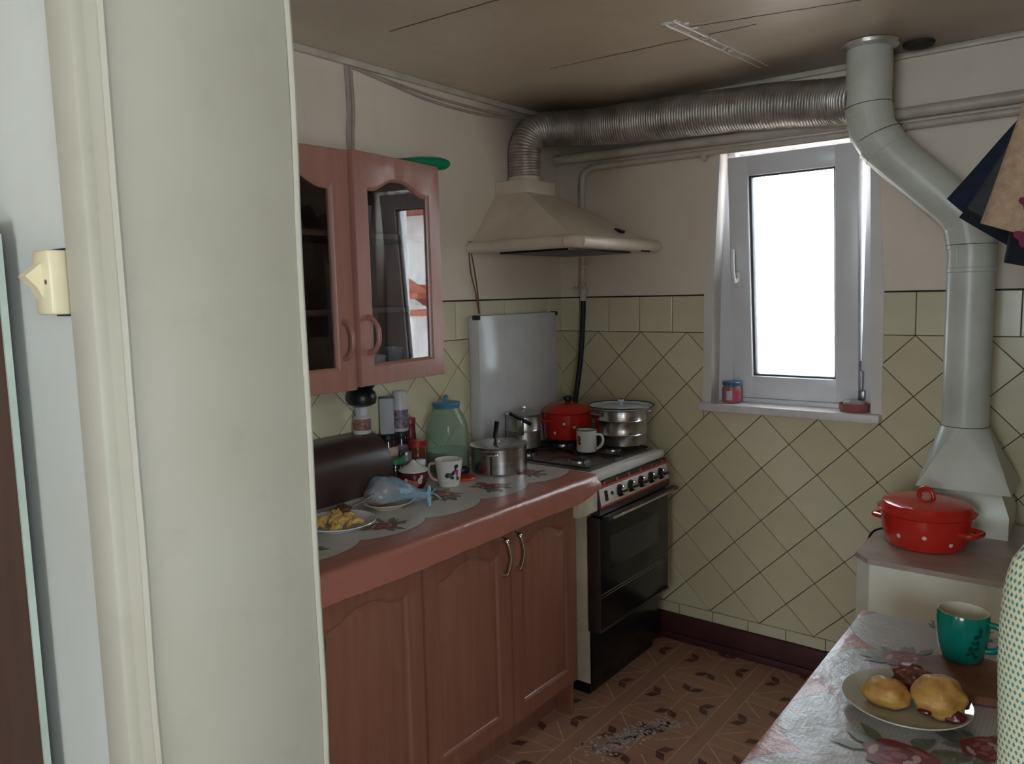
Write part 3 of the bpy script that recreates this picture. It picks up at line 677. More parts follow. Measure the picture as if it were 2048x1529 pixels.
c = (.138, -.482); t = pan('milk_can', 'small ribbed aluminium pot with lid and long dark handle', 'pot', c, GZ, [(0, 0), (.066, 0), (.070, .004), (.070, .070), (.0725, .073), (.070, .077), (.070, .130), (.073, .133), (.068, .133), (.067, .01), (0, .006)], m_alu)
l = part(t, 'lid', m_alu, G().lathe([(.074, GZ+.1335), (.075, GZ+.139), (.06, GZ+.143), (.03, GZ+.146), (0, GZ+.147)], c, 36)); part(l, 'knob', m_chrome, G().lathe([(0, GZ+.146), (.005, GZ+.147), (.006, GZ+.155), (.012, GZ+.160), (.010, GZ+.168), (0, GZ+.170)], c, 16))
a = TOCAM(c)-.15; d = Vector((cos(a), sin(a), 0)); cc = Vector((*c, GZ)); ta = Vector((.10, -.20, 0)).normalized()
g = G().box(-.008, .008, -.0035, .0035, -.050, .050, 0, .003)
for q in range(len(g.v)):
    v = g.v[q]; g.v[q] = cc+d*(.080)+Vector((0, 0, .128))+Vector((-.62, -.60, .5)).normalized()*v.z+Vector((.4, .1, .86)).normalized()*v.x+d*v.y
part(t, 'handle', m_black, g, 'dark folded handle'); part(t, 'bracket', m_alu, G().box(c[0]+d.x*.072-.010, c[0]+d.x*.072+.010, c[1]+d.y*.072-.010, c[1]+d.y*.072+.010, GZ+.06, GZ+.122, 0, .003))
c = (.432, -.205); t = pan('stock_pot', 'tall ribbed steel pot under a pale enamel lid', 'pot', c, GZ, [(0, 0), (.098, 0), (.102, .004), (.102, .042), (.105, .046), (.102, .050), (.102, .098), (.105, .102), (.102, .106), (.102, .142), (.105, .145), (.100, .145), (.099, .01), (0, .006)], m_steel)
for a in (-1.15, 2.0): part(t, 'handle', m_alu, loop_handle(c, TOCAM(c)+a, .102, GZ+.128, .03, .022, .005))
m_pale = M('pale_blue_enamel', (.66, .73, .80), .18, coat=.3); z = GZ+.145
vs_, rim = [], []
g = G(); seg = 64; rings = []
for r, dz in [(.004, .012), (.05, .012), (.085, .009), (.100, .003), (.118, .005), (.131, .012), (.1325, .0145)]:
    rings.append([(c[0]+r*(1+(.022*cos(12*2*pi*k/seg) if r > .115 else 0))*cos(2*pi*k/seg), c[1]+r*(1+(.022*cos(12*2*pi*k/seg) if r > .115 else 0))*sin(2*pi*k/seg), z+dz) for k in range(seg)])
rings += [[(p[0], p[1], p[2]-.003) for p in r_] for r_ in rings[::-1]]
g.loft(rings); lc = part(t, 'lid', m_pale, g, 'pale blue-white enamel lid with chipped dark rim')
part(lc, 'rim', m_black, G().tube([(c[0]+.1325*(1+.022*cos(12*2*pi*k/seg))*cos(2*pi*k/seg), c[1]+.1325*(1+.022*cos(12*2*pi*k/seg))*sin(2*pi*k/seg), z+.013) for k in range(seg)], .0026, 6, closed=True))
part(lc, 'knob', [m_pale, m_black], G().lathe([(0, z+.011), (.008, z+.012), (.008, z+.022), (.013, z+.028), (.012, z+.036), (.004, z+.040), (0, z+.040)], c, 18, [0, 0, 0, 0, 1, 1]))
c = (.395, -.412); z = GZ-.002; t = T('enamel_mug', 'white enamel mug with dark rim standing on the front burner', 'mug', (*c, z))
part(t, 'body', m_enamel, G().lathe([(0, z), (.036, z), (.0395, z+.005), (.040, z+.085), (.0375, z+.085), (.037, z+.008), (0, z+.006)], c, 36))
part(t, 'rim', m_black, G().tube([(c[0]+.039*cos(2*pi*k/36), c[1]+.039*sin(2*pi*k/36), z+.086) for k in range(36)], .0022, 8, closed=True))
a = TOCAM(c)+1.25; d = Vector((cos(a), sin(a), 0)); b0 = Vector((*c, z))
part(t, 'handle', m_enamel, G().tube(smooth_path([b0+d*.038+Vector((0, 0, .068)), b0+d*.060+Vector((0, 0, .066)), b0+d*.067+Vector((0, 0, .046)), b0+d*.058+Vector((0, 0, .024)), b0+d*.040+Vector((0, 0, .012))], 5), .0055, 10))
g = G()
def patch(g, c, z, r, ang, pts, mi=0, off=.0006):         # polygon (u along the curve, v up) wrapped on a cylinder
    cx = sum(p[0] for p in pts)/len(pts); cz = sum(p[1] for p in pts)/len(pts)
    f = lambda u, v: (c[0]+(r+off)*cos(ang+u/r), c[1]+(r+off)*sin(ang+u/r), z+v)
    ring = []
    for p, q in zip(pts, pts[1:]+pts[:1]):
        for k in range(4): ring.append((p[0]+(q[0]-p[0])*k/4, p[1]+(q[1]-p[1])*k/4))
    mid = [(cx+(p[0]-cx)*.5, cz+(p[1]-cz)*.5) for p in ring]; n = len(ring)
    g.add([f(cx, cz)]+[f(*p) for p in mid]+[f(*p) for p in ring], [(0, 1+i, 1+(i+1) % n) for i in range(n)]+[(1+i, 1+n+i, 1+n+(i+1) % n, 1+(i+1) % n) for i in range(n)], mi)
def ell(u, v, a, b, rot=0, n=10, w=0): return [(u+a*cos(q)*cos(rot)-b*sin(q)*sin(rot), v+a*cos(q)*sin(rot)+b*sin(q)*cos(rot)) for q in [2*pi*i/n for i in range(n)]]
for u, v, aa, bb, mi in [(-.033, .060, .008, .006, 0), (-.036, .047, .010, .008, 1), (-.030, .036, .008, .007, 0), (-.028, .050, .006, .005, 2)]: patch(g, c, z, .0397, TOCAM(c), ell(u, v, aa, bb), mi)
part(t, 'printed_flowers', [M('print_brown', (.10, .03, .02), .3), M('print_orange', (.5, .18, .04), .3), M('print_dark', (.03, .02, .03), .3)], g)
text_part(t, 'mark', '6', .016, M('print_blue', (.03, .04, .12), .3), Matrix.Translation(Vector((*c, z+.014))+Vector((cos(TOCAM(c)+1.0), sin(TOCAM(c)+1.0), 0))*.0405) @ Matrix.Rotation(TOCAM(c)+.95+pi/2, 4, 'Z') @ Matrix.Rotation(pi/2, 4, 'X'))

# ------------------------------------------------------------ things on the worktop
CZ = WZ+.0014
# bread box
y0, y1 = -1.86, -1.228; bb = T('bread_box', 'dark brown roll-top bread box against the tiled wall', 'bread box', (.085, -1.5, CZ))
prof = [(.012, CZ+.012), (.165, CZ+.012)]+[(.165-.10*(1-cos(a)), CZ+.075+.115*sin(a)) for a in [pi/2*i/10 for i in range(11)]]+[(.012, CZ+.190)]
part(bb, 'shell', m_bread, G().prism(prof, FS, y0, y1), angle=50)
part(bb, 'base', M('grey_plastic_base', (.30, .27, .25), .4), G().box(.010, .172, y0-.002, y1+.002, CZ, CZ+.012, 0, .003))
# three-litre jar
c = (.128, -.925); z = CZ; t = T('glass_jar', 'large green glass jar with a blue plastic lid', 'jar', (*c, z))
m_gj = M('green_jar_glass', (.72, .86, .74), .03, trans=.86, var=.02, ior=1.2)
part(t, 'body', m_gj, G().lathe([(0, z), (.066, z), (.074, z+.008), (.077, z+.03), (.078, z+.15), (.075, z+.18), (.064, z+.212), (.050, z+.232), (.046, z+.240), (.046, z+.250), (.044, z+.250), (.047, z+.231), (.062, z+.208), (.073, z+.178), (.0755, z+.148), (.0745, z+.03), (.066, z+.012), (0, z+.010)], c, 44))
part(t, 'water', M('cloudy_water', (.50, .60, .50), .1, trans=.5, var=.02), G().lathe([(0, z+.012), (.065, z+.013), (.0735, z+.03), (.0743, z+.085), (0, z+.085)], c, 40))
l = part(t, 'lid', M('blue_plastic_lid', (.07, .24, .34), .4), G().lathe([(.048, z+.238), (.0495, z+.249), (.053, z+.252), (.050, z+.258), (.03, z+.262), (.009, z+.264), (.008, z+.282), (.006, z+.284), (0, z+.284)], c, 36))
# steel pot with lid
c = (.262, -.795); t = pan('steel_pot', 'wide low steel pot with flat lid at the worktop end', 'pot', c, CZ, [(0, 0), (.098, 0), (.102, .005), (.102, .092), (.105, .095), (.1, .095), (.0985, .01), (0, .006)], m_steel, 48)
z = CZ+.0955; l = part(t, 'lid', m_steel, G().lathe([(.106, z), (.108, z+.004), (.100, z+.007), (.07, z+.009), (0, z+.011)], c, 48))
a = TOCAM(c)
part(l, 'handle', m_black, G().tube(smooth_path([Vector((c[0]-.02, c[1]+.005, z+.010)), Vector((c[0]-.022, c[1]+.008, z+.030)), Vector((c[0]-.019, c[1]+.010, z+.055)), Vector((c[0]-.014, c[1]+.010, z+.082))], 5), [.004]*3+[.0075]*13, 10, flat=1.3), 'upright black lid handle')
part(l, 'bracket', m_chrome, G().tube(smooth_path([Vector((c[0]+.012, c[1]-.02, z+.009)), Vector((c[0]+.016, c[1]-.014, z+.018)), Vector((c[0]+.022, c[1]-.002, z+.018)), Vector((c[0]+.024, c[1]+.006, z+.009))], 4), .0025, 8))
for q in (-.30, 2.84): part(t, 'handle', m_chrome, loop_handle(c, a+q, .103, CZ+.078, .028, .012, .004))
g = G()
for u in (-.0022, .0022): g.box(-.0012, .0012, -.0012, .0012, .0, .074, 0)
gg = G()
for u in (-.31, -.27): gg.tube([(c[0]+.1025*cos(a+u), c[1]+.1025*sin(a+u), CZ+.004), (c[0]+.1025*cos(a+u), c[1]+.1025*sin(a+u), CZ+.07)], .0016, 6)
part(t, 'seam', M('dark_seam', (.02, .02, .02), .4), gg)
# floral mug
c = (.262, -1.065); z = CZ; t = T('floral_mug', 'white floral china mug beside the flat red cover', 'mug', (*c, z))
part(t, 'body', m_china, G().lathe([(0, z), (.033, z), (.036, z+.004), (.042, z+.045), (.0475, z+.090), (.0455, z+.091), (.040, z+.045), (.034, z+.008), (0, z+.006)], c, 40))
a = TOCAM(c)-1.55; d = Vector((cos(a), sin(a), 0)); b0 = Vector((*c, z))
part(t, 'handle', M('pink_glaze', (.55, .30, .27), .2), G().tube(smooth_path([b0+d*.044+Vector((0, 0, .078)), b0+d*.064+Vector((0, 0, .075)), b0+d*.068+Vector((0, 0, .050)), b0+d*.056+Vector((0, 0, .026)), b0+d*.038+Vector((0, 0, .018))], 5), .005, 10))
g = G()
for u, v, aa, bb_, ro, mi in [(-.002, .044, .013, .009, .5, 0), (.008, .036, .010, .006, -.6, 0), (.014, .050, .008, .006, 1.2, 0), (.026, .072, .009, .007, .3, 0), (.028, .052, .006, .014, 0, 1), (.031, .030, .006, .008, .4, 0), (.022, .060, .006, .004, 1, 0)]:
    patch(g, c, z, .0352+.0125*v/.09+.0006, TOCAM(c), ell(u, v, aa, bb_, ro), mi, .0008)
part(t, 'printed_leaves', [M('print_green', (.015, .06, .03), .3), M('print_magenta', (.45, .05, .2), .3)], g)
# sugar bowl
c = (.196, -1.166); z = CZ; t = T('sugar_bowl', 'dark red painted sugar bowl with white domed lid', 'sugar bowl', (*c, z))
part(t, 'body', M('maroon_glaze', (.13, .018, .022), .16, coat=.4), G().lathe([(0, z), (.030, z), (.034, z+.005), (.048, z+.028), (.050, z+.045), (.045, z+.060), (.046, z+.063), (.043, z+.063), (.046, z+.045), (.03, z+.008), (0, z+.006)], c, 36))
l = part(t, 'lid', m_china, G().lathe([(.049, z+.063), (.050, z+.067), (.040, z+.073), (.018, z+.085), (.010, z+.092), (.006, z+.098), (0, z+.100)], c, 32))
g = G()
for u, v, aa, bb_, mi in [(-.014, .030, .013, .012, 0), (.004, .026, .012, .013, 0), (.020, .036, .008, .011, 1), (.026, .048, .006, .008, 1), (-.026, .040, .007, .006, 1)]: patch(g, c, z, .0488, TOCAM(c), ell(u, v, aa, bb_), mi, .0012)
part(t, 'painted_fruit', [M('print_rose', (.40, .12, .10), .3), M('print_cream', (.55, .55, .45), .3)], g)
# red plastic lid and black grip
c = (.240, -.965); tag(B(G().lathe([(0, CZ), (.042, CZ), (.044, CZ+.003), (.042, CZ+.007), (.036, CZ+.006), (0, CZ+.006)], c, 32), 'jar_cover', m_redpl), 'flat red plastic jar cover lying between mug and steel pot', 'cover')
tag(B(G().tube(smooth_path([(.195, -.945, CZ+.016), (.205, -.925, CZ+.018), (.214, -.908, CZ+.016)], 5), [.008, .012, .014, .015, .016, .016, .016, .015, .013, .012, .009], 10), 'rubber_grip', m_black), 'black rounded grip lying beside the green jar', 'grip')
# bottles and jars in the corner behind the bread box
def jar(name, label, cat, c, z, r, h_, m, mc, cap=.02, capr=.9, neck=None, lab=None, lh=(.2, .75)):
    t = T(name, label, cat, (*c, z)); nr = neck or r*.85
    part(t, 'body', m, G().lathe([(0, z), (r*.92, z), (r, z+.004), (r, z+h_*.74), (r*.96, z+h_*.80), (nr, z+h_*.90), (nr, z+h_), (0, z+h_)], c, 28))
    part(t, 'cap', mc, G().lathe([(0, z+h_), (nr*1.12, z+h_+.0005), (nr*1.12, z+h_+cap*.85), (nr*1.02, z+h_+cap), (0, z+h_+cap)], c, 28))
    if lab:
        g = G(); a0 = TOCAM(c); rr = r+.0006
        g.grid(lambda u, v: (c[0]+rr*cos(a0-1.25+2.5*u), c[1]+rr*sin(a0-1.25+2.5*u), z+h_*(lh[0]+(lh[1]-lh[0])*v)), 16, 1)
        part(t, 'label', lab, g)
    return t
m_wh = M('white_bottle_plastic', (.62, .60, .58), .35); m_dk = M('dark_jar_glass', (.03, .015, .015), .08, coat=.3)
lab1 = M('fruit_label', (.45, .22, .16), .4, col2=(.10, .03, .03), vs=90); lab2 = M('purple_label', (.35, .28, .34), .4, col2=(.07, .03, .06), vs=80); lab3 = M('cream_label', (.55, .48, .36), .4, col2=(.45, .25, .15), vs=50)
zb = CZ+.190
jar('pill_bottle', 'white bottle with dark fruit label standing on the bread box', 'bottle', (.060, -1.262), zb, .030, .068, m_wh, M('frosted_cap', (.55, .55, .54), .4), .022, neck=.020, lab=lab1)
t = T('rubber_bulb', 'black rubber bulb perched on the labelled white bottle', 'rubber bulb', (.060, -1.258, zb+.090))
g = G().lathe([(0, zb+.0905), (.030, zb+.092), (.046, zb+.100), (.050, zb+.118), (.046, zb+.136), (.034, zb+.148), (.014, zb+.154), (0, zb+.155)], (.060, -1.258), 28); part(t, 'bulb', m_black, g)
part(t, 'stopper', M('navy_plastic', (.015, .02, .045), .3), G().blob((.070, -1.232, zb+.166), (.021, .021, .022), 12, .05))
jA = jar('preserve_jar', 'dark jam jar with cream label ending in TA', 'jar', (.042, -1.134), CZ, .036, .152, m_dk, m_black, .016, lab=lab3, lh=(.45, .82))
ct = (.042, -1.134); a0 = TOCAM(ct)
text_part(jA, 'label_text', 'TA', .020, m_black, Matrix.Translation(Vector((*ct, CZ+.108))+Vector((cos(a0-.25), sin(a0-.25), 0))*.0372) @ Matrix.Rotation(a0-.25+pi/2, 4, 'Z') @ Matrix.Rotation(pi/2, 4, 'X'))
zj = CZ+.1685
g = G().box(.024, .060, -1.158, -1.110, zj, zj+.128, 0, .002).rot((.042, -1.134, zj), math.radians(-42))
t = T('medicine_carton', 'tall grey-white carton standing on the dark jam jar', 'carton', (.042, -1.134, zj)); part(t, 'box', M('grey_carton', (.40, .40, .41), .5), g); part(t, 'flap', m_black, G().box(.022, .062, -1.160, -1.108, zj+.124, zj+.1285, 0, .001).rot((.042, -1.134, zj), math.radians(-42)))
jar('jar_with_lid', 'short dark lidded jar at the tiled wall under the vitamin bottle', 'jar', (.034, -1.063), CZ, .027, .150, m_dk, M('dark_lid', (.03, .035, .03), .3), .016, lab=lab2, lh=(.4, .8))
jar('vitamin_bottle', 'white bottle with purple label beside the tall carton', 'bottle', (.034, -1.063), CZ+.1665, .029, .118, m_wh, m_wh, .024, neck=.022, lab=lab2, lh=(.1, .66))
jar('ketchup_jar', 'small red-labelled jar tucked against the wall behind the white bottle', 'jar', (.028, -1.010), CZ, .020, .185, M('red_glass_jar', (.20, .03, .025), .2), M('red_cap', (.35, .03, .03), .35), .02, neck=.018)
jar('tomato_jar', 'brown sauce jar with torn red cap beside the green jar', 'jar', (.090, -1.040), CZ, .029, .112, M('brown_sauce', (.16, .045, .025), .12, coat=.4), M('red_cap_2', (.42, .03, .025), .4), .022, neck=.028)
jar('green_lid_jar', 'dark jar with a bright green lid beside the bread box', 'jar', (.112, -1.170), CZ, .029, .078, m_dk, M('green_lid', (.01, .22, .06), .4), .018)
jar('clear_jar', 'clear glass jar with metal lid behind the sugar bowl', 'jar', (.110, -1.114), CZ, .022, .098, M('clear_jar_glass', (.5, .55, .52), .05, trans=.6, var=.05), m_alu, .012)
jar('white_vial', 'small white plastic vial behind the sugar bowl', 'vial', (.150, -1.085), CZ, .018, .062, m_wh, m_white, .018, neck=.015)
# plates with food
def plate(name, label, c, z, r, m=None):
    t = T(name, label, 'plate', (*c, z)); part(t, 'dish', m or m_china, G().lathe([(0, z), (r*.58, z), (r*.62, z+.004), (r*.9, z+.014), (r, z+.020), (r*.99, z+.022), (r*.88, z+.017), (r*.6, z+.007), (0, z+.006)], c, 48)); return t
c = (.330, -1.595); plate('dinner_plate', 'white plate of pasta at the doorway end of the worktop', c, CZ, .105)
t = T('pasta', 'yellow pasta pieces heaped on the worktop plate', 'pasta', (*c, CZ+.007)); t['kind'] = 'stuff'
R_ = random.Random(3); g = G()
for k in range(46):
    a, rr = R_.uniform(0, 2*pi), R_.uniform(0, .072); q = R_.uniform(0, pi); hz = CZ+.013+.028*(1-(rr/.075)**2)*R_.random(); x, y = c[0]+rr*cos(a), c[1]+rr*sin(a)
    g.tube([(x-.014*cos(q), y-.014*sin(q), hz), (x, y, hz+.006), (x+.014*cos(q), y+.014*sin(q), hz)], [.006, .0085, .006], 8)
part(t, 'pieces', m_pasta, g)
tag(B(G().blob((.33, -1.575, CZ+.05), (.024, .018, .012), 10, .4), 'meat_piece', m_meat), 'dark browned meat piece on top of the pasta', 'meat')
t = T('fork', 'steel fork resting on the pasta plate, handle to the bag', 'fork', (.32, -1.52, CZ+.03))
part(t, 'handle', m_steel, G().tube([(.325, -1.565, CZ+.042), (.315, -1.50, CZ+.048), (.30, -1.425, CZ+.058)], [.0035, .003, .0055], 8, flat=.5)); part(t, 'tines', m_steel, G().box(.322, .34, -1.60, -1.563, CZ+.040, CZ+.0425, 0, .001))
c = (.290, -1.372); plate('side_plate', 'small cream plate under the blue plastic bag', c, CZ, .078, M('cream_china', (.62, .54, .40), .2))
tag(B(G().blob((.272, -1.378, CZ+.042), (.046, .058, .036), 20, .15, 9, flatbase=CZ+.008), 'bread_loaf', m_bread2), 'piece of brown bread inside the blue bag', 'bread')
g = G(); vs_ = []; n1, n2 = 26, 44
for i in range(n1+1):
    t_ = pi*i/n1
    for k in range(n2):
        a = 2*pi*k/n2; d = Vector((sin(t_)*cos(a), sin(t_)*sin(a), cos(t_)))
        w = 1+.10*mnoise.noise(d*3.1)+.05*mnoise.noise(d*8.3)
        p = Vector(((.285+d.x*.060*w), -1.352+d.y*.092*w, CZ+.044+d.z*.046*w))
        f = max(0, (p.y+1.345)/.08); p.z -= .052*min(1, f)*(1 if d.z > 0 else .2); p.x += .045*min(1.2, f); p.y += .02*f
        p.z += .014*max(0, 1-((p.y+1.40)/.03)**2)*max(0, d.z)
        vs_.append((p.x, p.y, max(p.z, CZ+.024 if (Vector((p.x, p.y))-Vector(c)).length < .08 else CZ+.002)))
g.add(vs_, [(i*n2+k, i*n2+(k+1) % n2, (i+1)*n2+(k+1) % n2, (i+1)*n2+k) for i in range(n1) for k in range(n2)])
m, nt, p = custom('thin_blue_polythene', .18); vec, *_ = xyz(nt); p.inputs['Base Color'].default_value = (.42, .66, .82, 1); nn_ = tex(nt, vec, 26, 4, .6)
nt.links.new((ss(nn_, .25, .85)*.14+.30).k, p.inputs['Alpha']); bump(nt, p, nn_, .35, .008); p.inputs['Coat Weight'].default_value = .5
t = T('plastic_bag', 'thin blue plastic bag of bread on the small plate', 'bag', (.29, -1.35, CZ)); part(t, 'film', m, g, angle=70)
k0 = Vector((.360, -1.268, CZ+.030)); g = G()
for dx, dy, dz in [(.012, .035, -.025), (.020, -.018, -.030), (-.012, .02, .018), (.014, .012, .016)]: g.tube(smooth_path([k0, k0+Vector((dx*.6, dy*.6, dz*.2)), k0+Vector((dx*1.4, dy*1.2, dz))], 4), [.006, .006, .005, .005, .006, .006, .006, .005, .003], 8, flat=.4)
g.blob(k0, (.009, .009, .009), 8); part(t, 'knot', M('blue_polythene_knot', (.30, .55, .72), .3), g)

# ------------------------------------------------------------ cooker hood, duct and pipes
hy0, hy1, hz0 = -.635, -.03, 1.652
hd = T('cooker_hood', 'cream metal pyramid cooker hood above the stove', 'cooker hood', (.25, -.33, hz0))
bx = [(.008, -.462), (.155, -.462), (.155, -.262), (.008, -.262)]; lo = [(.008, hy0+.01), (.485, hy0+.01), (.485, hy1-.01), (.008, hy1-.01)]
g = G().loft([[(x, y, hz0+.038) for x, y in lo], [(x, y, 1.893) for x, y in bx]], 0, False); part(hd, 'canopy', m_hood, g, angle=20)
part(hd, 'top_box', m_hood, G().box(.008, .158, -.465, -.259, 1.890, 1.942, 0, .003))
g = G().tube([(.012, hy0, hz0+.022), (.46, hy0, hz0+.022)], .023, 14).tube(smooth_path([(.46, hy0, hz0+.022), (.485, hy0+.006, hz0+.022), (.50, hy0+.03, hz0+.022)], 5), .023, 14).tube([(.50, hy0+.03, hz0+.022), (.50, hy1, hz0+.022)], .023, 14).tube([(.5, hy1, hz0+.022), (.012, hy1, hz0+.022)], .020, 12)
part(hd, 'rim', m_hood, g); part(hd, 'underside', m_hood, G().box(.02, .485, hy0+.01, hy1-.01, hz0+.004, hz0+.012))
part(hd, 'grease_filter', m_black, G().box(.10, .42, -.56, -.10, hz0-.004, hz0+.004)); part(hd, 'switch', m_black, G().box(.40, .43, -.20, -.16, hz0+.078, hz0+.090, 0, .002).rot((.415, -.18, hz0+.084), .4, 'Y'))
g = G()
for k in range(4): g.box(.505, .512, -.17+k*.018, -.158+k*.018, hz0-.003, hz0+.004)
part(hd, 'push_buttons', m_black, g)
part(hd, 'collar', m_hood, G().lathe([(.064, 1.94), (.066, 1.942), (.066, 1.962), (.062, 1.964)], (.080, -.362), 32))
path = smooth_path([(.080, -.362, 1.955), (.080, -.362, 2.03), (.083, -.355, 2.09), (.105, -.318, 2.148), (.165, -.235, 2.166), (.27, -.16, 2.166), (.45, -.125, 2.162), (.73, -.12, 2.153), (1.0, -.12, 2.138), (1.20, -.125, 2.117), (1.32, -.17, 2.10)], 40)
seg_len = [0]
for a, b in zip(path, path[1:]): seg_len.append(seg_len[-1]+(b-a).length)
tot = seg_len[-1]; NR = 420; pts, rad = [], []; j = 0
for i in range(NR+1):
    s_ = tot*i/NR
    while j < len(seg_len)-2 and seg_len[j+1] < s_: j += 1
    f = (s_-seg_len[j])/max(1e-9, seg_len[j+1]-seg_len[j]); pp = path[j].lerp(path[j+1], f); pts.append(pp)
    base = .063+.013*min(1, max(0, (s_-.25)/.35)); rad.append(base+(.0030 if i % 3 == 0 else -.0005)*(1+.5*mnoise.noise((i*.3, 0, 0)))+.0025*mnoise.noise((s_*9, 3, 1)))
tag(B(G().tube(pts, rad, 36), 'flexible_duct', m_duct, org=(.08, -.36, 1.955), angle=60), 'silver corrugated foil duct running from the hood to the flue', 'duct')
g = G().tube(smooth_path([(.012, -.04, 2.078), (.4, -.04, 2.070), (.9, -.04, 2.062), (1.5, -.04, 2.060), (2.0, -.04, 2.062), (XR-.01, -.04, 2.064)], 6), .020, 14)
t = T('heating_pipe', 'thick cream pipe along the back wall below the duct', 'pipe', (1.2, -.04, 2.04)); part(t, 'pipe', m_pipe, g)
t = T('gas_pipe', 'thin cream gas pipe bending down to the stove tap', 'pipe', (.143, -.035, 1.46))
g = G().tube(smooth_path([(.143, -.033, 1.50), (.143, -.033, 1.80), (.145, -.033, 1.96), (.153, -.033, 2.0), (.185, -.033, 2.022), (.25, -.033, 2.026), (.7, -.033, 2.022), (1.3, -.033, 2.018), (XR-.01, -.033, 2.022)], 8), .0125, 12)
part(t, 'pipe', m_pipe, g)
for x in (.713, 1.9): part(t, 'clamp', m_pipe, G().box(x-.008, x+.008, -.05, -.008, 2.004, 2.016, 0, .002).tube([(x, -.04, 1.998), (x, -.052, 1.998)], .009, 10))
g = G().lathe([(.013, 1.60), (.017, 1.602), (.017, 1.612), (.013, 1.614)], (.143, -.033), 14).box(.125, .170, -.038, -.026, 1.607, 1.613, 0, .002); part(t, 'pipe_bracket', m_pipe, g)
tp = part(t, 'tap', m_pipe, G().lathe([(.011, 1.455), (.014, 1.46), (.014, 1.478), (.019, 1.490), (.020, 1.505), (.017, 1.52), (.012, 1.535), (.014, 1.54), (.014, 1.555), (.011, 1.56)], (.143, -.033), 16))
part(tp, 'tap_lever', m_pipe, G().tube(smooth_path([(.143, -.05, 1.508), (.143, -.062, 1.51), (.165, -.065, 1.514), (.178, -.06, 1.52)], 4), .006, 8).tube(smooth_path([(.143, -.052, 1.508), (.12, -.06, 1.508), (.112, -.055, 1.515)], 4), .006, 8))
tag(B(G().tube(smooth_path([(.143, -.033, 1.457), (.144, -.037, 1.40), (.146, -.05, 1.30), (.146, -.065, 1.20), (.140, -.08, 1.10), (.125, -.088, 1.0), (.09, -.085, .93), (.05, -.07, .80)], 8), .0115, 12), 'gas_hose', m_hose), 'black rubber gas hose hanging from the tap behind the red pot', 'hose')
m_cable = M('brown_cable', (.20, .085, .04), .5)
for k, (dy, lab) in enumerate(((0, 'brown twin cable hanging from the hood rear corner'), (-.012, 'thinner brown cable beside the hood corner cable'))):
    tag(B(G().tube(smooth_path([(.012, -.628+dy, 1.70), (.014, -.632+dy, 1.66), (.02, -.620+dy*2, 1.58), (.016, -.602+dy, 1.50), (.012, -.590+dy*.2, 1.418)], 6), .0026, 6), 'cable', m_cable), lab, 'cable')
m_pc = M('painted_cable', (.42, .36, .29), .5)
for y, lab in ((-1.222, 'left painted cable running down from the cornice to the wall cabinet'), (-1.203, 'right painted cable running down from the cornice to the wall cabinet')):
    tag(B(G().tube(smooth_path([(.012, y, H-.024), (.013, y+.004, 2.1), (.011, y-.003, 2.0), (.012, y+.002, CZ1-.05)], 5), .0065, 8), 'painted_cable', m_pc), lab, 'cable')
for dz, lab in ((0, 'upper sagging painted cable under the left cornice'), (-.018, 'lower sagging painted cable under the left cornice')):
    tag(B(G().tube(smooth_path([(.012, -1.20, H-.024), (.012, -1.05, H-.034+dz*.4), (.011, -.85, H-.047+dz), (.012, -.6, H-.052+dz), (.012, -.4, H-.045+dz*.6), (.012, -.2, H-.034)], 6), .005, 8), 'painted_cable', m_pc), lab, 'cable')

# ------------------------------------------------------------ flue and heater on the right
fl = T('flue_pipe', 'grey-white metal flue pipe bending from the ceiling down to the heater', 'flue', (1.65, -.16, .86))
A0, A1, A2 = Vector((1.348, -.20, 2.02)), Vector((1.650, -.165, 1.70)), Vector((1.652, -.16, 1.045))
part(fl, 'ceiling_section', m_flue, G().tube([(1.348, -.20, H-.004), (1.348, -.20, 2.03)], .069, 36))
def elbow(p, d0, d1, r, n=5, R_=.08):
    d0, d1 = Vector(d0).normalized(), Vector(d1).normalized(); a, b = Vector(p)-d0*R_, Vector(p)+d1*R_; pts = []
    for i in range(n+1): t = i/n; pts.append(a.lerp(Vector(p), t).lerp(Vector(p).lerp(b, t), t))
    return G().tube([a-d0*.0]+pts[1:], r, 36)
dg_ = (A1-A0).normalized()
part(fl, 'elbow', m_flue, elbow((1.348, -.20, 1.985), (0, 0, -1), dg_, .0705, 2, .085), angle=10)
part(fl, 'slanted_section', m_flue, G().tube([A0+dg_*.04+Vector((0, 0, -.035)), A1-dg_*.03+Vector((0, 0, -.02))], .068, 36))
part(fl, 'elbow', m_flue, elbow((1.650, -.163, 1.685), dg_, (0, 0, -1), .069, 2, .075), angle=10)
part(fl, 'lower_section', m_flue, G().tube([(1.651, -.162, 1.63), A2], .066, 40))
for z in (1.628, 1.535): part(fl, 'joint_band', m_flue, G().lathe([(.0655, z-.008), (.0685, z-.006), (.0685, z+.006), (.0655, z+.008)], (1.651, -.162), 36))
m_seam = M('sooty_seam', (.06, .055, .045), .8)
for cpt, dr, rr in ((Vector((1.348, -.20, 2.068)), Vector((.10, 0, -1)), .0708), (Vector((1.348, -.20, 1.985))+dg_*.045+Vector((0, 0, .02)), (dg_+Vector((0, 0, -1))).normalized(), .0725), (Vector((1.650, -.163, 1.685))-dg_*.075, dg_, .0695), (Vector((1.650, -.163, 1.612)), Vector((0, 0, -1)), .0693), (Vector((1.652, -.16, 1.047)), Vector((0, 0, -1)), .0672)):
    dr = dr.normalized(); e1 = dr.cross(Vector((0, 1, 0))).normalized(); e2 = dr.cross(e1)
    part(fl, 'joint_line', m_seam, G().tube([cpt+(e1*cos(2*pi*k/40)+e2*sin(2*pi*k/40))*rr for k in range(40)], .0011, 6, closed=True))
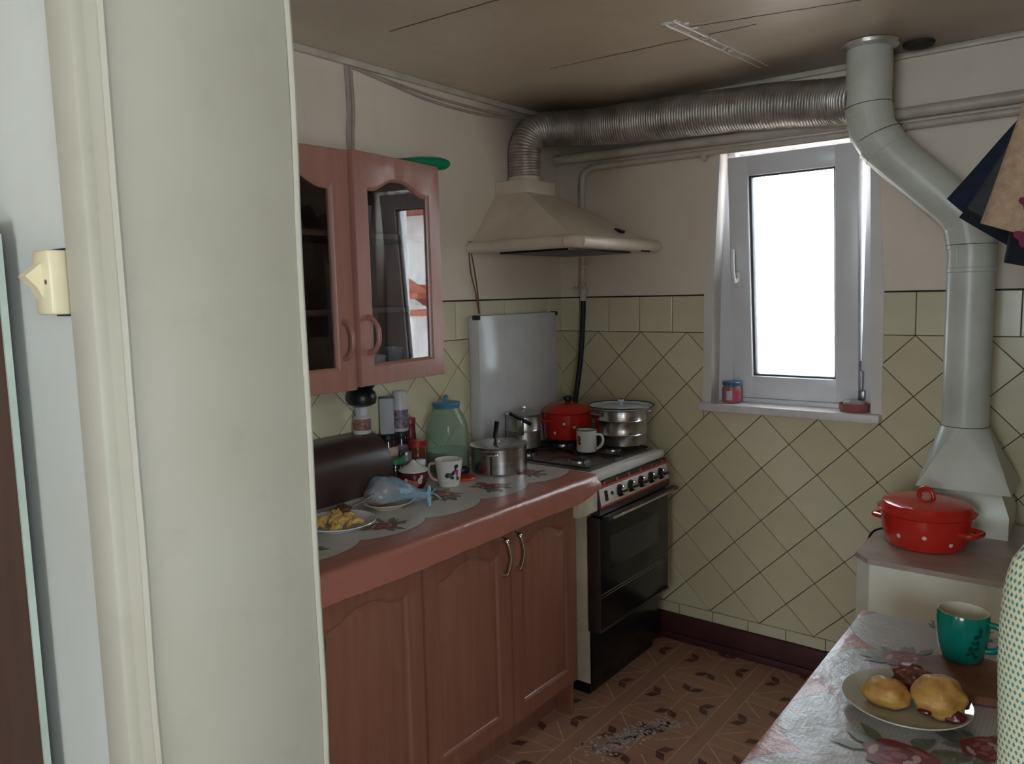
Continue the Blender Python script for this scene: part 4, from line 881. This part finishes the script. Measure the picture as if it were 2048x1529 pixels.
part(fl, 'seam', m_flue, G().box(1.617, 1.623, -.224, -.217, 1.545, 1.62, 0, .001))
g = G(); seg = 32; sq = [(1.540, -.285), (1.797, -.285), (1.797, -.035), (1.540, -.035)]; top, bot = [], []
for k in range(seg):
    a = -3*pi/4+2*pi*(k+.0)/seg; top.append((1.652+.067*cos(a), -.160+.067*sin(a), 1.046)); q = int(((k+4) % seg)//8); bot.append((*sq[q % 4], .862))
g.loft([top, bot], 0, False); part(fl, 'draught_cowl', m_flue, g, angle=12)
part(fl, 'ceiling_collar', M('foil_collar', (.7, .68, .64), .35, .7, bmp=.4, bs=40), G().lathe([(.069, H-.02), (.085, H-.012), (.088, H-.002), (.07, H-.001)], (1.348, -.20), 32))
tag(B(G().lathe([(0, H-.012), (.03, H-.014), (.045, H-.010), (.048, H-.001), (0, H-.001)], (1.47, -.10), 24), 'dark_disc', M('dark_matte', (.03, .028, .025), .7)), 'dark round disc on the ceiling behind the flue', 'vent cap')  # plain dark disc set on the ceiling
ht = T('heater', 'white enamel floor heater under the flue pipe', 'heater', (1.78, -.38, 0))
fz = lambda a, b, d: (a, b, d)
hp = [(1.452, -.06), (1.452, -.605), (1.497, -.652), (2.06, -.652), (2.10, -.605), (2.10, -.06)]
m_heat = M('heater_enamel', (.82, .84, .72), .25, var=.06, vs=3)
part(ht, 'body', m_heat, G().prism(hp, fz, .0, .705)); part(ht, 'top_plate', M('warm_white_plate', (.52, .44, .38), .35, var=.15, vs=6), G().prism([(x+(.004 if x > 1.7 else -.004), y-.004) for x, y in hp], fz, .705, .720))
g = G().loft([[(1.555, -.262, .72), (1.792, -.262, .72), (1.792, -.06, .72), (1.555, -.06, .72)], [(1.555, -.262, .79), (1.792, -.262, .79), (1.792, -.06, .79), (1.555, -.06, .79)], [(1.59, -.235, .862), (1.765, -.235, .862), (1.765, -.08, .862), (1.59, -.08, .862)]])
part(ht, 'flue_outlet', m_heat, g)
part(ht, 'wire_hook', M('blued_wire', (.03, .04, .05), .4, .8), G().tube(smooth_path([(1.50, -.30, .723), (1.48, -.36, .735), (1.455, -.42, .735), (1.446, -.45, .715), (1.455, -.46, .70)], 5), .0035, 8))
c = (1.598, -.425); z = .7205; t = pan('casserole', 'red casserole with cream dots on the white heater', 'pot', c, z, [(0, 0), (.096, 0), (.106, .006), (.120, .05), (.124, .098), (.132, .104), (.130, .107), (.12, .103), (.115, .05), (.098, .01), (0, .006)], m_red, 48)
l = part(t, 'lid', m_red, G().lathe([(.133, z+.106), (.134, z+.110), (.124, z+.118), (.118, z+.130), (.105, z+.136), (.05, z+.143), (0, z+.145)], c, 48))
part(l, 'knob', m_red, G().tube(smooth_path([(c[0]-.022, c[1]+.006, z+.140), (c[0]-.020, c[1]+.005, z+.160), (c[0]-.006, c[1]+.001, z+.170), (c[0]+.012, c[1]-.003, z+.163), (c[0]+.02, c[1]-.005, z+.141)], 5), .007, 10))
for a in (1.05, 1.05+pi): part(t, 'handle', m_red, loop_handle(c, TOCAM(c)+a, .118, z+.064, .036, .034, .008))
dots(t, c, lambda dz: (.106+.014*(dz-.006)/.044 if dz < .05 else .121, .15), z, [(-.62, .045), (-.02, .052), (.60, .032)], .0062)

# ------------------------------------------------------------ things on the window sill
zs = 1.041; c = (.812, .015); t = T('sill_jar', 'small pink jar with blue lid on the window sill', 'jar', (*c, zs))
part(t, 'glass', M('pink_contents', (.40, .14, .15), .12, coat=.5), G().lathe([(0, zs), (.034, zs), (.038, zs+.005), (.038, zs+.055), (.034, zs+.066), (.033, zs+.070), (0, zs+.070)], c, 28))
part(t, 'lid', M('blue_screw_lid', (.05, .16, .33), .35), G().lathe([(0, zs+.070), (.037, zs+.0705), (.038, zs+.082), (.035, zs+.085), (0, zs+.085)], c, 28))
g = G(); a0 = TOCAM(c); g.grid(lambda u, v: (c[0]+.0386*cos(a0-.55+.6*u), c[1]+.0386*sin(a0-.55+.6*u), zs+.014+.036*v), 8, 1); part(t, 'price_label', M('pale_label', (.7, .66, .66), .4, col2=(.45, .4, .42), vs=120), g)
g = G(); g.grid(lambda u, v: (c[0]+.0386*cos(a0+.06+.8*u), c[1]+.0386*sin(a0+.06+.8*u), zs+.012+.04*v), 8, 1); part(t, 'pink_label', M('pink_label', (.55, .08, .14), .4), g)
t = T('soap_dish', 'reddish oval dish at the right end of the window sill', 'dish', (1.28, -.005, zs))
part(t, 'dish', M('red_soap_dish', (.36, .10, .10), .35), G().lathe([(0, zs), (.044, zs), (.050, zs+.006), (.054, zs+.030), (.051, zs+.030), (.046, zs+.008), (0, zs+.006)], (1.28, -.002), 32, sy=.72)); part(t, 'soap', M('grey_soap', (.45, .40, .38), .6), G().blob((1.28, -.002, zs+.028), (.040, .028, .014), 12, .15))

# ------------------------------------------------------------ dining table
TX0, TX1, TY0, TY1, TZ = 1.572, 2.32, -1.87, -1.035, .72
tb = T('dining_table', 'small dining table under the oilcloth by the right wall', 'table', ((TX0+TX1)/2, (TY0+TY1)/2, 0))
part(tb, 'tabletop', w_chair, G().box(TX0+.006, TX1, TY0, TY1-.006, TZ-.028, TZ-.003, 0, .004)); part(tb, 'apron', w_chair, G().box(TX0+.06, TX1-.06, TY0+.06, TY0+.08, TZ-.12, TZ-.028).box(TX0+.06, TX1-.06, TY1-.08, TY1-.06, TZ-.12, TZ-.028).box(TX0+.06, TX0+.08, TY0+.06, TY1-.06, TZ-.12, TZ-.028), merge=False)
for x in (TX0+.07, TX1-.07):
    for y in (TY0+.07, TY1-.07): part(tb, 'leg', w_chair, G().loft([[(x+sx*.016, y+sy*.016, 0) for sx, sy in ((-1, -1), (1, -1), (1, 1), (-1, 1))], [(x+sx*.024, y+sy*.024, TZ-.028) for sx, sy in ((-1, -1), (1, -1), (1, 1), (-1, 1))]]))
g = G()
def tcloth(u, v):
    y = TY0-.004+(TY1-TY0+.004)*u; n = mnoise.noise((y*5, 7, 0)); R = .008; d = v*(TX1-TX0+.035)
    d0 = .025+.004*n
    if d < d0: return (TX0-.004+.002*n-.004*(1-d/d0), y, TZ-R-(d0-d))
    a = (d-d0)/R
    if a < pi/2: return (TX0-.004+.002*n+R-R*cos(a), y, TZ-R+R*sin(a)+.0003)
    return (min(TX1, TX0-.004+.002*n+R+(d-d0-R*pi/2)), y, TZ+.0003+.0012*mnoise.noise((y*9, d*9, 2)))
g.grid(tcloth, 60, 90, 0)
zf = [1.0]*(61*91)
for cx, cy, s_, an, sd_ in [(1.712, -1.255, .055, .6, 11), (1.775, -1.625, .066, .3, 12), (1.885, -1.52, .05, 1.2, 13), (1.78, -1.06, .05, .9, 14), (2.05, -1.35, .06, .2, 15), (2.1, -1.1, .06, .2, 16)]: rose(g, cx, cy, TZ+.0018, s_, an, sd_)
tag(B(g, 'oilcloth', [m_cl2, m_r1, m_r2, m_r3, m_lf], org=(0, 0, 0), merge=False, recalc=False), 'glossy rose-patterned oilcloth covering the dining table', 'oilcloth')
z = TZ+.0032
t = T('cutting_board', 'brown wooden cutting board under the teal mug', 'cutting board', (1.86, -1.28, z))
bp = [(1.845+.105*cos(a)*(1+.04*cos(4*a)), -1.285+.085*sin(a)*(1+.03*cos(4*a))) for a in [2*pi*i/40 for i in range(40)]]
g = G().prism(bp, fz, z, z+.016); g2 = G().tube([(1.905, -1.235, z+.008), (1.955, -1.165, z+.008)], [.03, .022], 14, flat=.27)
part(t, 'board', w_board, g, angle=50); part(t, 'handle', w_board, g2)
c = (1.806, -1.222); z2 = z+.0165; t = T('teal_mug', 'large teal mug with dark leaf print on the cutting board', 'mug', (*c, z2))
part(t, 'body', [m_teal, M('cream_glaze', (.66, .62, .48), .2)], G().lathe([(0, z2), (.033, z2), (.038, z2+.005), (.045, z2+.035), (.0485, z2+.065), (.047, z2+.095), (.0455, z2+.100), (.0435, z2+.100), (.045, z2+.065), (.041, z2+.03), (.033, z2+.010), (0, z2+.009)], c, 44, [0, 0, 0, 0, 0, 0, 1, 1, 1, 1, 1]))
part(t, 'tea', M('tea', (.10, .05, .02), .08), G().lathe([(0, z2+.06), (.0435, z2+.06), (.0435, z2+.062), (0, z2+.062)], c, 32))
a = TOCAM(c)+1.35; d = Vector((cos(a), sin(a), 0)); b0 = Vector((*c, z2))
part(t, 'handle', m_teal, G().tube(smooth_path([b0+d*.045+Vector((0, 0, .082)), b0+d*.064+Vector((0, 0, .080)), b0+d*.072+Vector((0, 0, .058)), b0+d*.062+Vector((0, 0, .034)), b0+d*.042+Vector((0, 0, .026))], 5), .0062, 10))
g = G()
for u, v, aa, bb_, ro in [(.020, .030, .0035, .006, .3), (.026, .040, .006, .0035, .4), (.015, .040, .004, .0055, -.5), (.028, .052, .004, .006, .2), (.020, .052, .0055, .0035, -.4), (.030, .066, .006, .004, .6), (.023, .064, .0035, .005, -.3), (.033, .078, .004, .006, .1), (.011, .028, .005, .0035, .5), (.026, .022, .005, .003, 0)]: patch(g, c, z2, .0415+.007*min(1, v/.06), TOCAM(c), ell(u, v, aa, bb_, ro), 0, .0008)
part(t, 'leaf_print', m_teald, g)
c = (1.752, -1.462); plate('bun_plate', 'pale plate holding three baked buns on the dining table', c, z, .108, M('pale_green_china', (.52, .52, .42), .18, coat=.3))
zp = z+.0075
tag(B(G().blob((1.722, -1.480, zp+.021), (.041, .034, .027), 26, .17, 9, flatbase=zp+.0005), 'bun', m_bun), 'smaller golden bun at the left of the plate', 'bun', 'buns on the plate')
t = T('bun', 'largest golden bun, leaking dark jam, at the right of the plate', 'bun', (1.806, -1.462, zp), 'buns on the plate')
part(t, 'crust', m_bun, G().blob((1.806, -1.462, zp+.031), (.044, .048, .037), 28, .19, 9, flatbase=zp+.0005)); part(t, 'jam', m_jam, G().blob((1.834, -1.488, zp+.014), (.018, .016, .012), 12, .3).blob((1.79, -1.505, zp+.018), (.011, .008, .005), 10, .3).blob((1.845, -1.455, zp+.03), (.008, .014, .012), 10, .3))
tag(B(G().blob((1.752, -1.400, zp+.022), (.036, .030, .026), 24, .34, 13, flatbase=zp+.0005), 'bun', m_bun2), 'dark burnt pastry at the back of the plate', 'bun', 'buns on the plate')

# ------------------------------------------------------------ chair with a towel at the table end
ch = T('dining_chair', 'wooden dining chair mostly hidden behind the dotted towel', 'chair', (2.15, -1.72, 0)); yb = -2.0
for x in (1.975, 2.33):
    part(ch, 'back_post', w_chair, G().tube([(x, yb+.0, 0), (x, yb, .45), (x, yb-.01, 1.18)], [.017, .019, .016], 10)); part(ch, 'leg', w_chair, G().tube([(x, yb+.38, 0), (x, yb+.37, .44)], [.015, .019], 10))
part(ch, 'seat', w_chair, G().box(1.95, 2.355, yb-.01, yb+.40, .44, .465, 0, .008))
for z in (.70, .90, 1.15): part(ch, 'back_rail', w_chair, G().box(1.975, 2.33, yb-.02, yb, z, z+.05, 0, .006))
g = G(); rings = []
m_tw, nt, p = custom('dotted_towel', .9); vec, x, y, z = xyz(nt); px, pz = .0080, .0072
row = (z/pz).fl(); u = ((x-y)/px+row*.5).fr()-.5; v = (z/pz).fr()-.5
dot = ((u.ab()*1.15+v.ab()*1.0) < .40); n = tex(nt, vec, 160, 2)
nt.links.new(mix(nt, dot, mix(nt, n, (.56, .56, .36), (.68, .68, .48)), (.06, .25, .26)).k, p.inputs['Base Color']); bump(nt, p, dot*-.5+n*.6, .5, .003)
for i in range(31):
    t_ = i/30; z = .70+.52*t_; sh = 1 if t_ < .88 else sqrt(max(.02, 1-((t_-.88)/.12)**2)); ring = []
    for k in range(48):
        a = 2*pi*k/48; ca, sa = cos(a), sin(a); e = .55
        rx = (.205+.012*(1-t_)+.004*sin(z*18))*(.93+.07*sh); ry = .052*sh+.003*sin(7*a+z*5)
        ring.append((2.150+rx*abs(ca)**e*(1 if ca > 0 else -1), yb-.006+ry*abs(sa)**.7*(1 if sa > 0 else -1), z))
    rings.append(ring)
g.loft(rings); tag(B(g, 'towel', m_tw, org=(2.15, yb, .70), angle=60), 'pale green towel with teal dots draped over the chair back', 'towel')

# ------------------------------------------------------------ shirts drying on a line at the right
tag(B(G().tube([(2.06, YP1-.0, 2.04), (2.055, -1.2, 2.015), (2.06, -.01, 2.04)], .003, 6), 'clothes_line', M('line_cord', (.5, .48, .42), .8)), 'thin cord clothes line running towards the back wall', 'clothes line')
def fabric(name, col, vs=60): return M(name, col, .92, var=.12, vs=vs, bmp=.3, bs=140)
def shirt(label, yc, tip, tipw, sh, mats, trimm, hem, neck=1.955, cx=2.06, dep=.028, seedv=0, body_half=.20):
    t = T('shirt', label, 'shirt', (cx, yc, hem), 'shirts drying on the line')
    rings = []
    for i in range(25):                                   # body
        f = i/24; z = neck-(neck-hem)*f; hw = .09+(body_half-.09)*min(1, f/.22)**.8; ring = []
        for k in range(44):
            a = 2*pi*k/44; ca, sa = cos(a), sin(a); ring.append((cx+hw*ca, yc+(dep*(.6+.5*f)+.010*f*sin(5*a+seedv+f*3))*abs(sa)**.8*(1 if sa > 0 else -1)+.008*f*sin(ca*6+seedv), z-.03*(1-abs(ca))*(f < .05)))
        rings.append(ring)
    part(t, 'body', mats, G().loft(rings), angle=60)
    for s_ in (-1, 1):
        a0 = Vector((cx+s_*(-1)*(sh[0]), yc, sh[1])); b0 = Vector((cx+s_*(-1)*(cx-tip[0]), yc, tip[1])); d = (b0-a0).normalized(); n = Vector((-d.z, 0, d.x)); rings = []
        for i in range(15):
            f = i/14; p_ = a0.lerp(b0, f); hw = .085+(tipw-.085)*f; rings.append([tuple(p_+n*hw*cos(2*pi*k/28)+Vector((0, 1, 0))*((dep*.9+.005*sin(9*f+seedv))*sin(2*pi*k/28)+.004*sin(3*2*pi*k/28+6*f))) for k in range(28)])
        part(t, 'sleeve', mats, G().loft(rings), angle=60)
        if trimm: part(t, 'cuff', trimm, G().loft([[tuple(b0+d*q+n*(tipw+e)*cos(2*pi*k/28)+Vector((0, 1, 0))*(dep*.9+e)*sin(2*pi*k/28)) for k in range(28)] for q, e in ((-.022, .002), (.004, .002))]), angle=60)
    h = part(t, 'hanger', m_chrome, G().tube(smooth_path([(cx-.19, yc, neck-.14), (cx, yc, neck+.015), (cx+.19, yc, neck-.14)], 6), .003, 8).tube(smooth_path([(cx, yc, neck+.01), (cx, yc, neck+.05), (cx+.012, yc, neck+.075), (cx, yc, neck+.088), (cx-.012, yc, neck+.075)], 5), .002, 8))
    return t
shirt('navy short-sleeved shirt, rearmost on the clothes line', -.72, (1.712, 1.660), .064, (.17, 1.84), fabric('navy_cotton', (.016, .022, .050)), None, 1.30, seedv=1)
shirt('dark grey shirt with black cuffs, middle of the clothes line', -.825, (1.765, 1.615), .062, (.15, 1.82), fabric('charcoal_cotton', (.055, .058, .066)), fabric('black_cotton', (.012, .014, .022)), 1.28, seedv=2)
sb = shirt('beige shirt with wine-red motifs, frontmost on the clothes line', -.98, (1.832, 1.600), .062, (.13, 1.86), fabric('beige_cotton', (.46, .33, .22)), None, 1.575, seedv=4, body_half=.19)
g = G()
for x, z, r in [(1.862, 1.655, .014), (1.858, 1.585, .016), (1.90, 1.70, .018), (1.95, 1.62, .02), (2.05, 1.70, .025), (2.13, 1.64, .02), (2.0, 1.80, .02)]:
    pts = [(r*(1+.35*sin(3*q))*cos(q), r*(1+.35*sin(3*q))*sin(q)) for q in [2*pi*i/18 for i in range(18)]]
    g.prism(pts, lambda a, b, d: (x+a, d, z+b), -1.0135, -1.005)
part(sb, 'motif', M('wine_print', (.16, .02, .05), .8), g)
shirt('black shirt hanging low between the grey and beige shirts', -.91, (1.862, 1.525), .05, (.13, 1.80), fabric('black_knit', (.010, .013, .020)), None, 1.33, seedv=6, body_half=.175)

# ------------------------------------------------------------ front room: switch and sideboard
t = T('light_switch', 'yellowed surface-mounted light switch beside the doorway', 'light switch', (1.03, YP0-.004, 1.517)); m_sw = M('yellowed_plastic', (.62, .55, .36), .35)
part(t, 'housing', m_sw, G().box(1.032, 1.078, YP0-.030, YP0-.004, 1.480, 1.553, 0, .004)); part(t, 'rocker', m_white if False else m_sw, G().prism([(-.024, 1.495), (-.024, 1.540), (-.043, 1.524), (-.032, 1.512)], lambda a, b, d: (d, YP0+a-.004, b), 1.038, 1.058)); part(t, 'screw', m_black, G().tube([(1.068, YP0-.0305, 1.517), (1.068, YP0-.028, 1.517)], .003, 8))
part(t, 'backplate', m_black, G().box(1.029, 1.081, YP0-.006, YP0-.0035, 1.478, 1.556))
sbd = T('sideboard', 'tall dark wooden sideboard at the left edge against the wall', 'sideboard', (.5, -2.68, 0))
part(sbd, 'carcass', w_dark, G().box(.02, .925, -2.95, YP0-.022, 0, 1.60, 0, .004)); part(sbd, 'edge_strip', M('pale_green_edge', (.35, .42, .36), .4), G().box(.922, .929, YP0-.030, YP0-.022, .0, 1.58))
for x0, x1 in ((.03, .465), (.475, .915)):
    d = part(sbd, 'door', w_dark, G().box(x0, x1, -2.97, -2.95, .08, 1.58, 0, .004)); part(d, 'knob', m_brass, G().tube([(x1-.04 if x0 < .2 else x0+.04, -2.97, .9), (x1-.04 if x0 < .2 else x0+.04, -2.995, .9)], [.006, .012], 12))
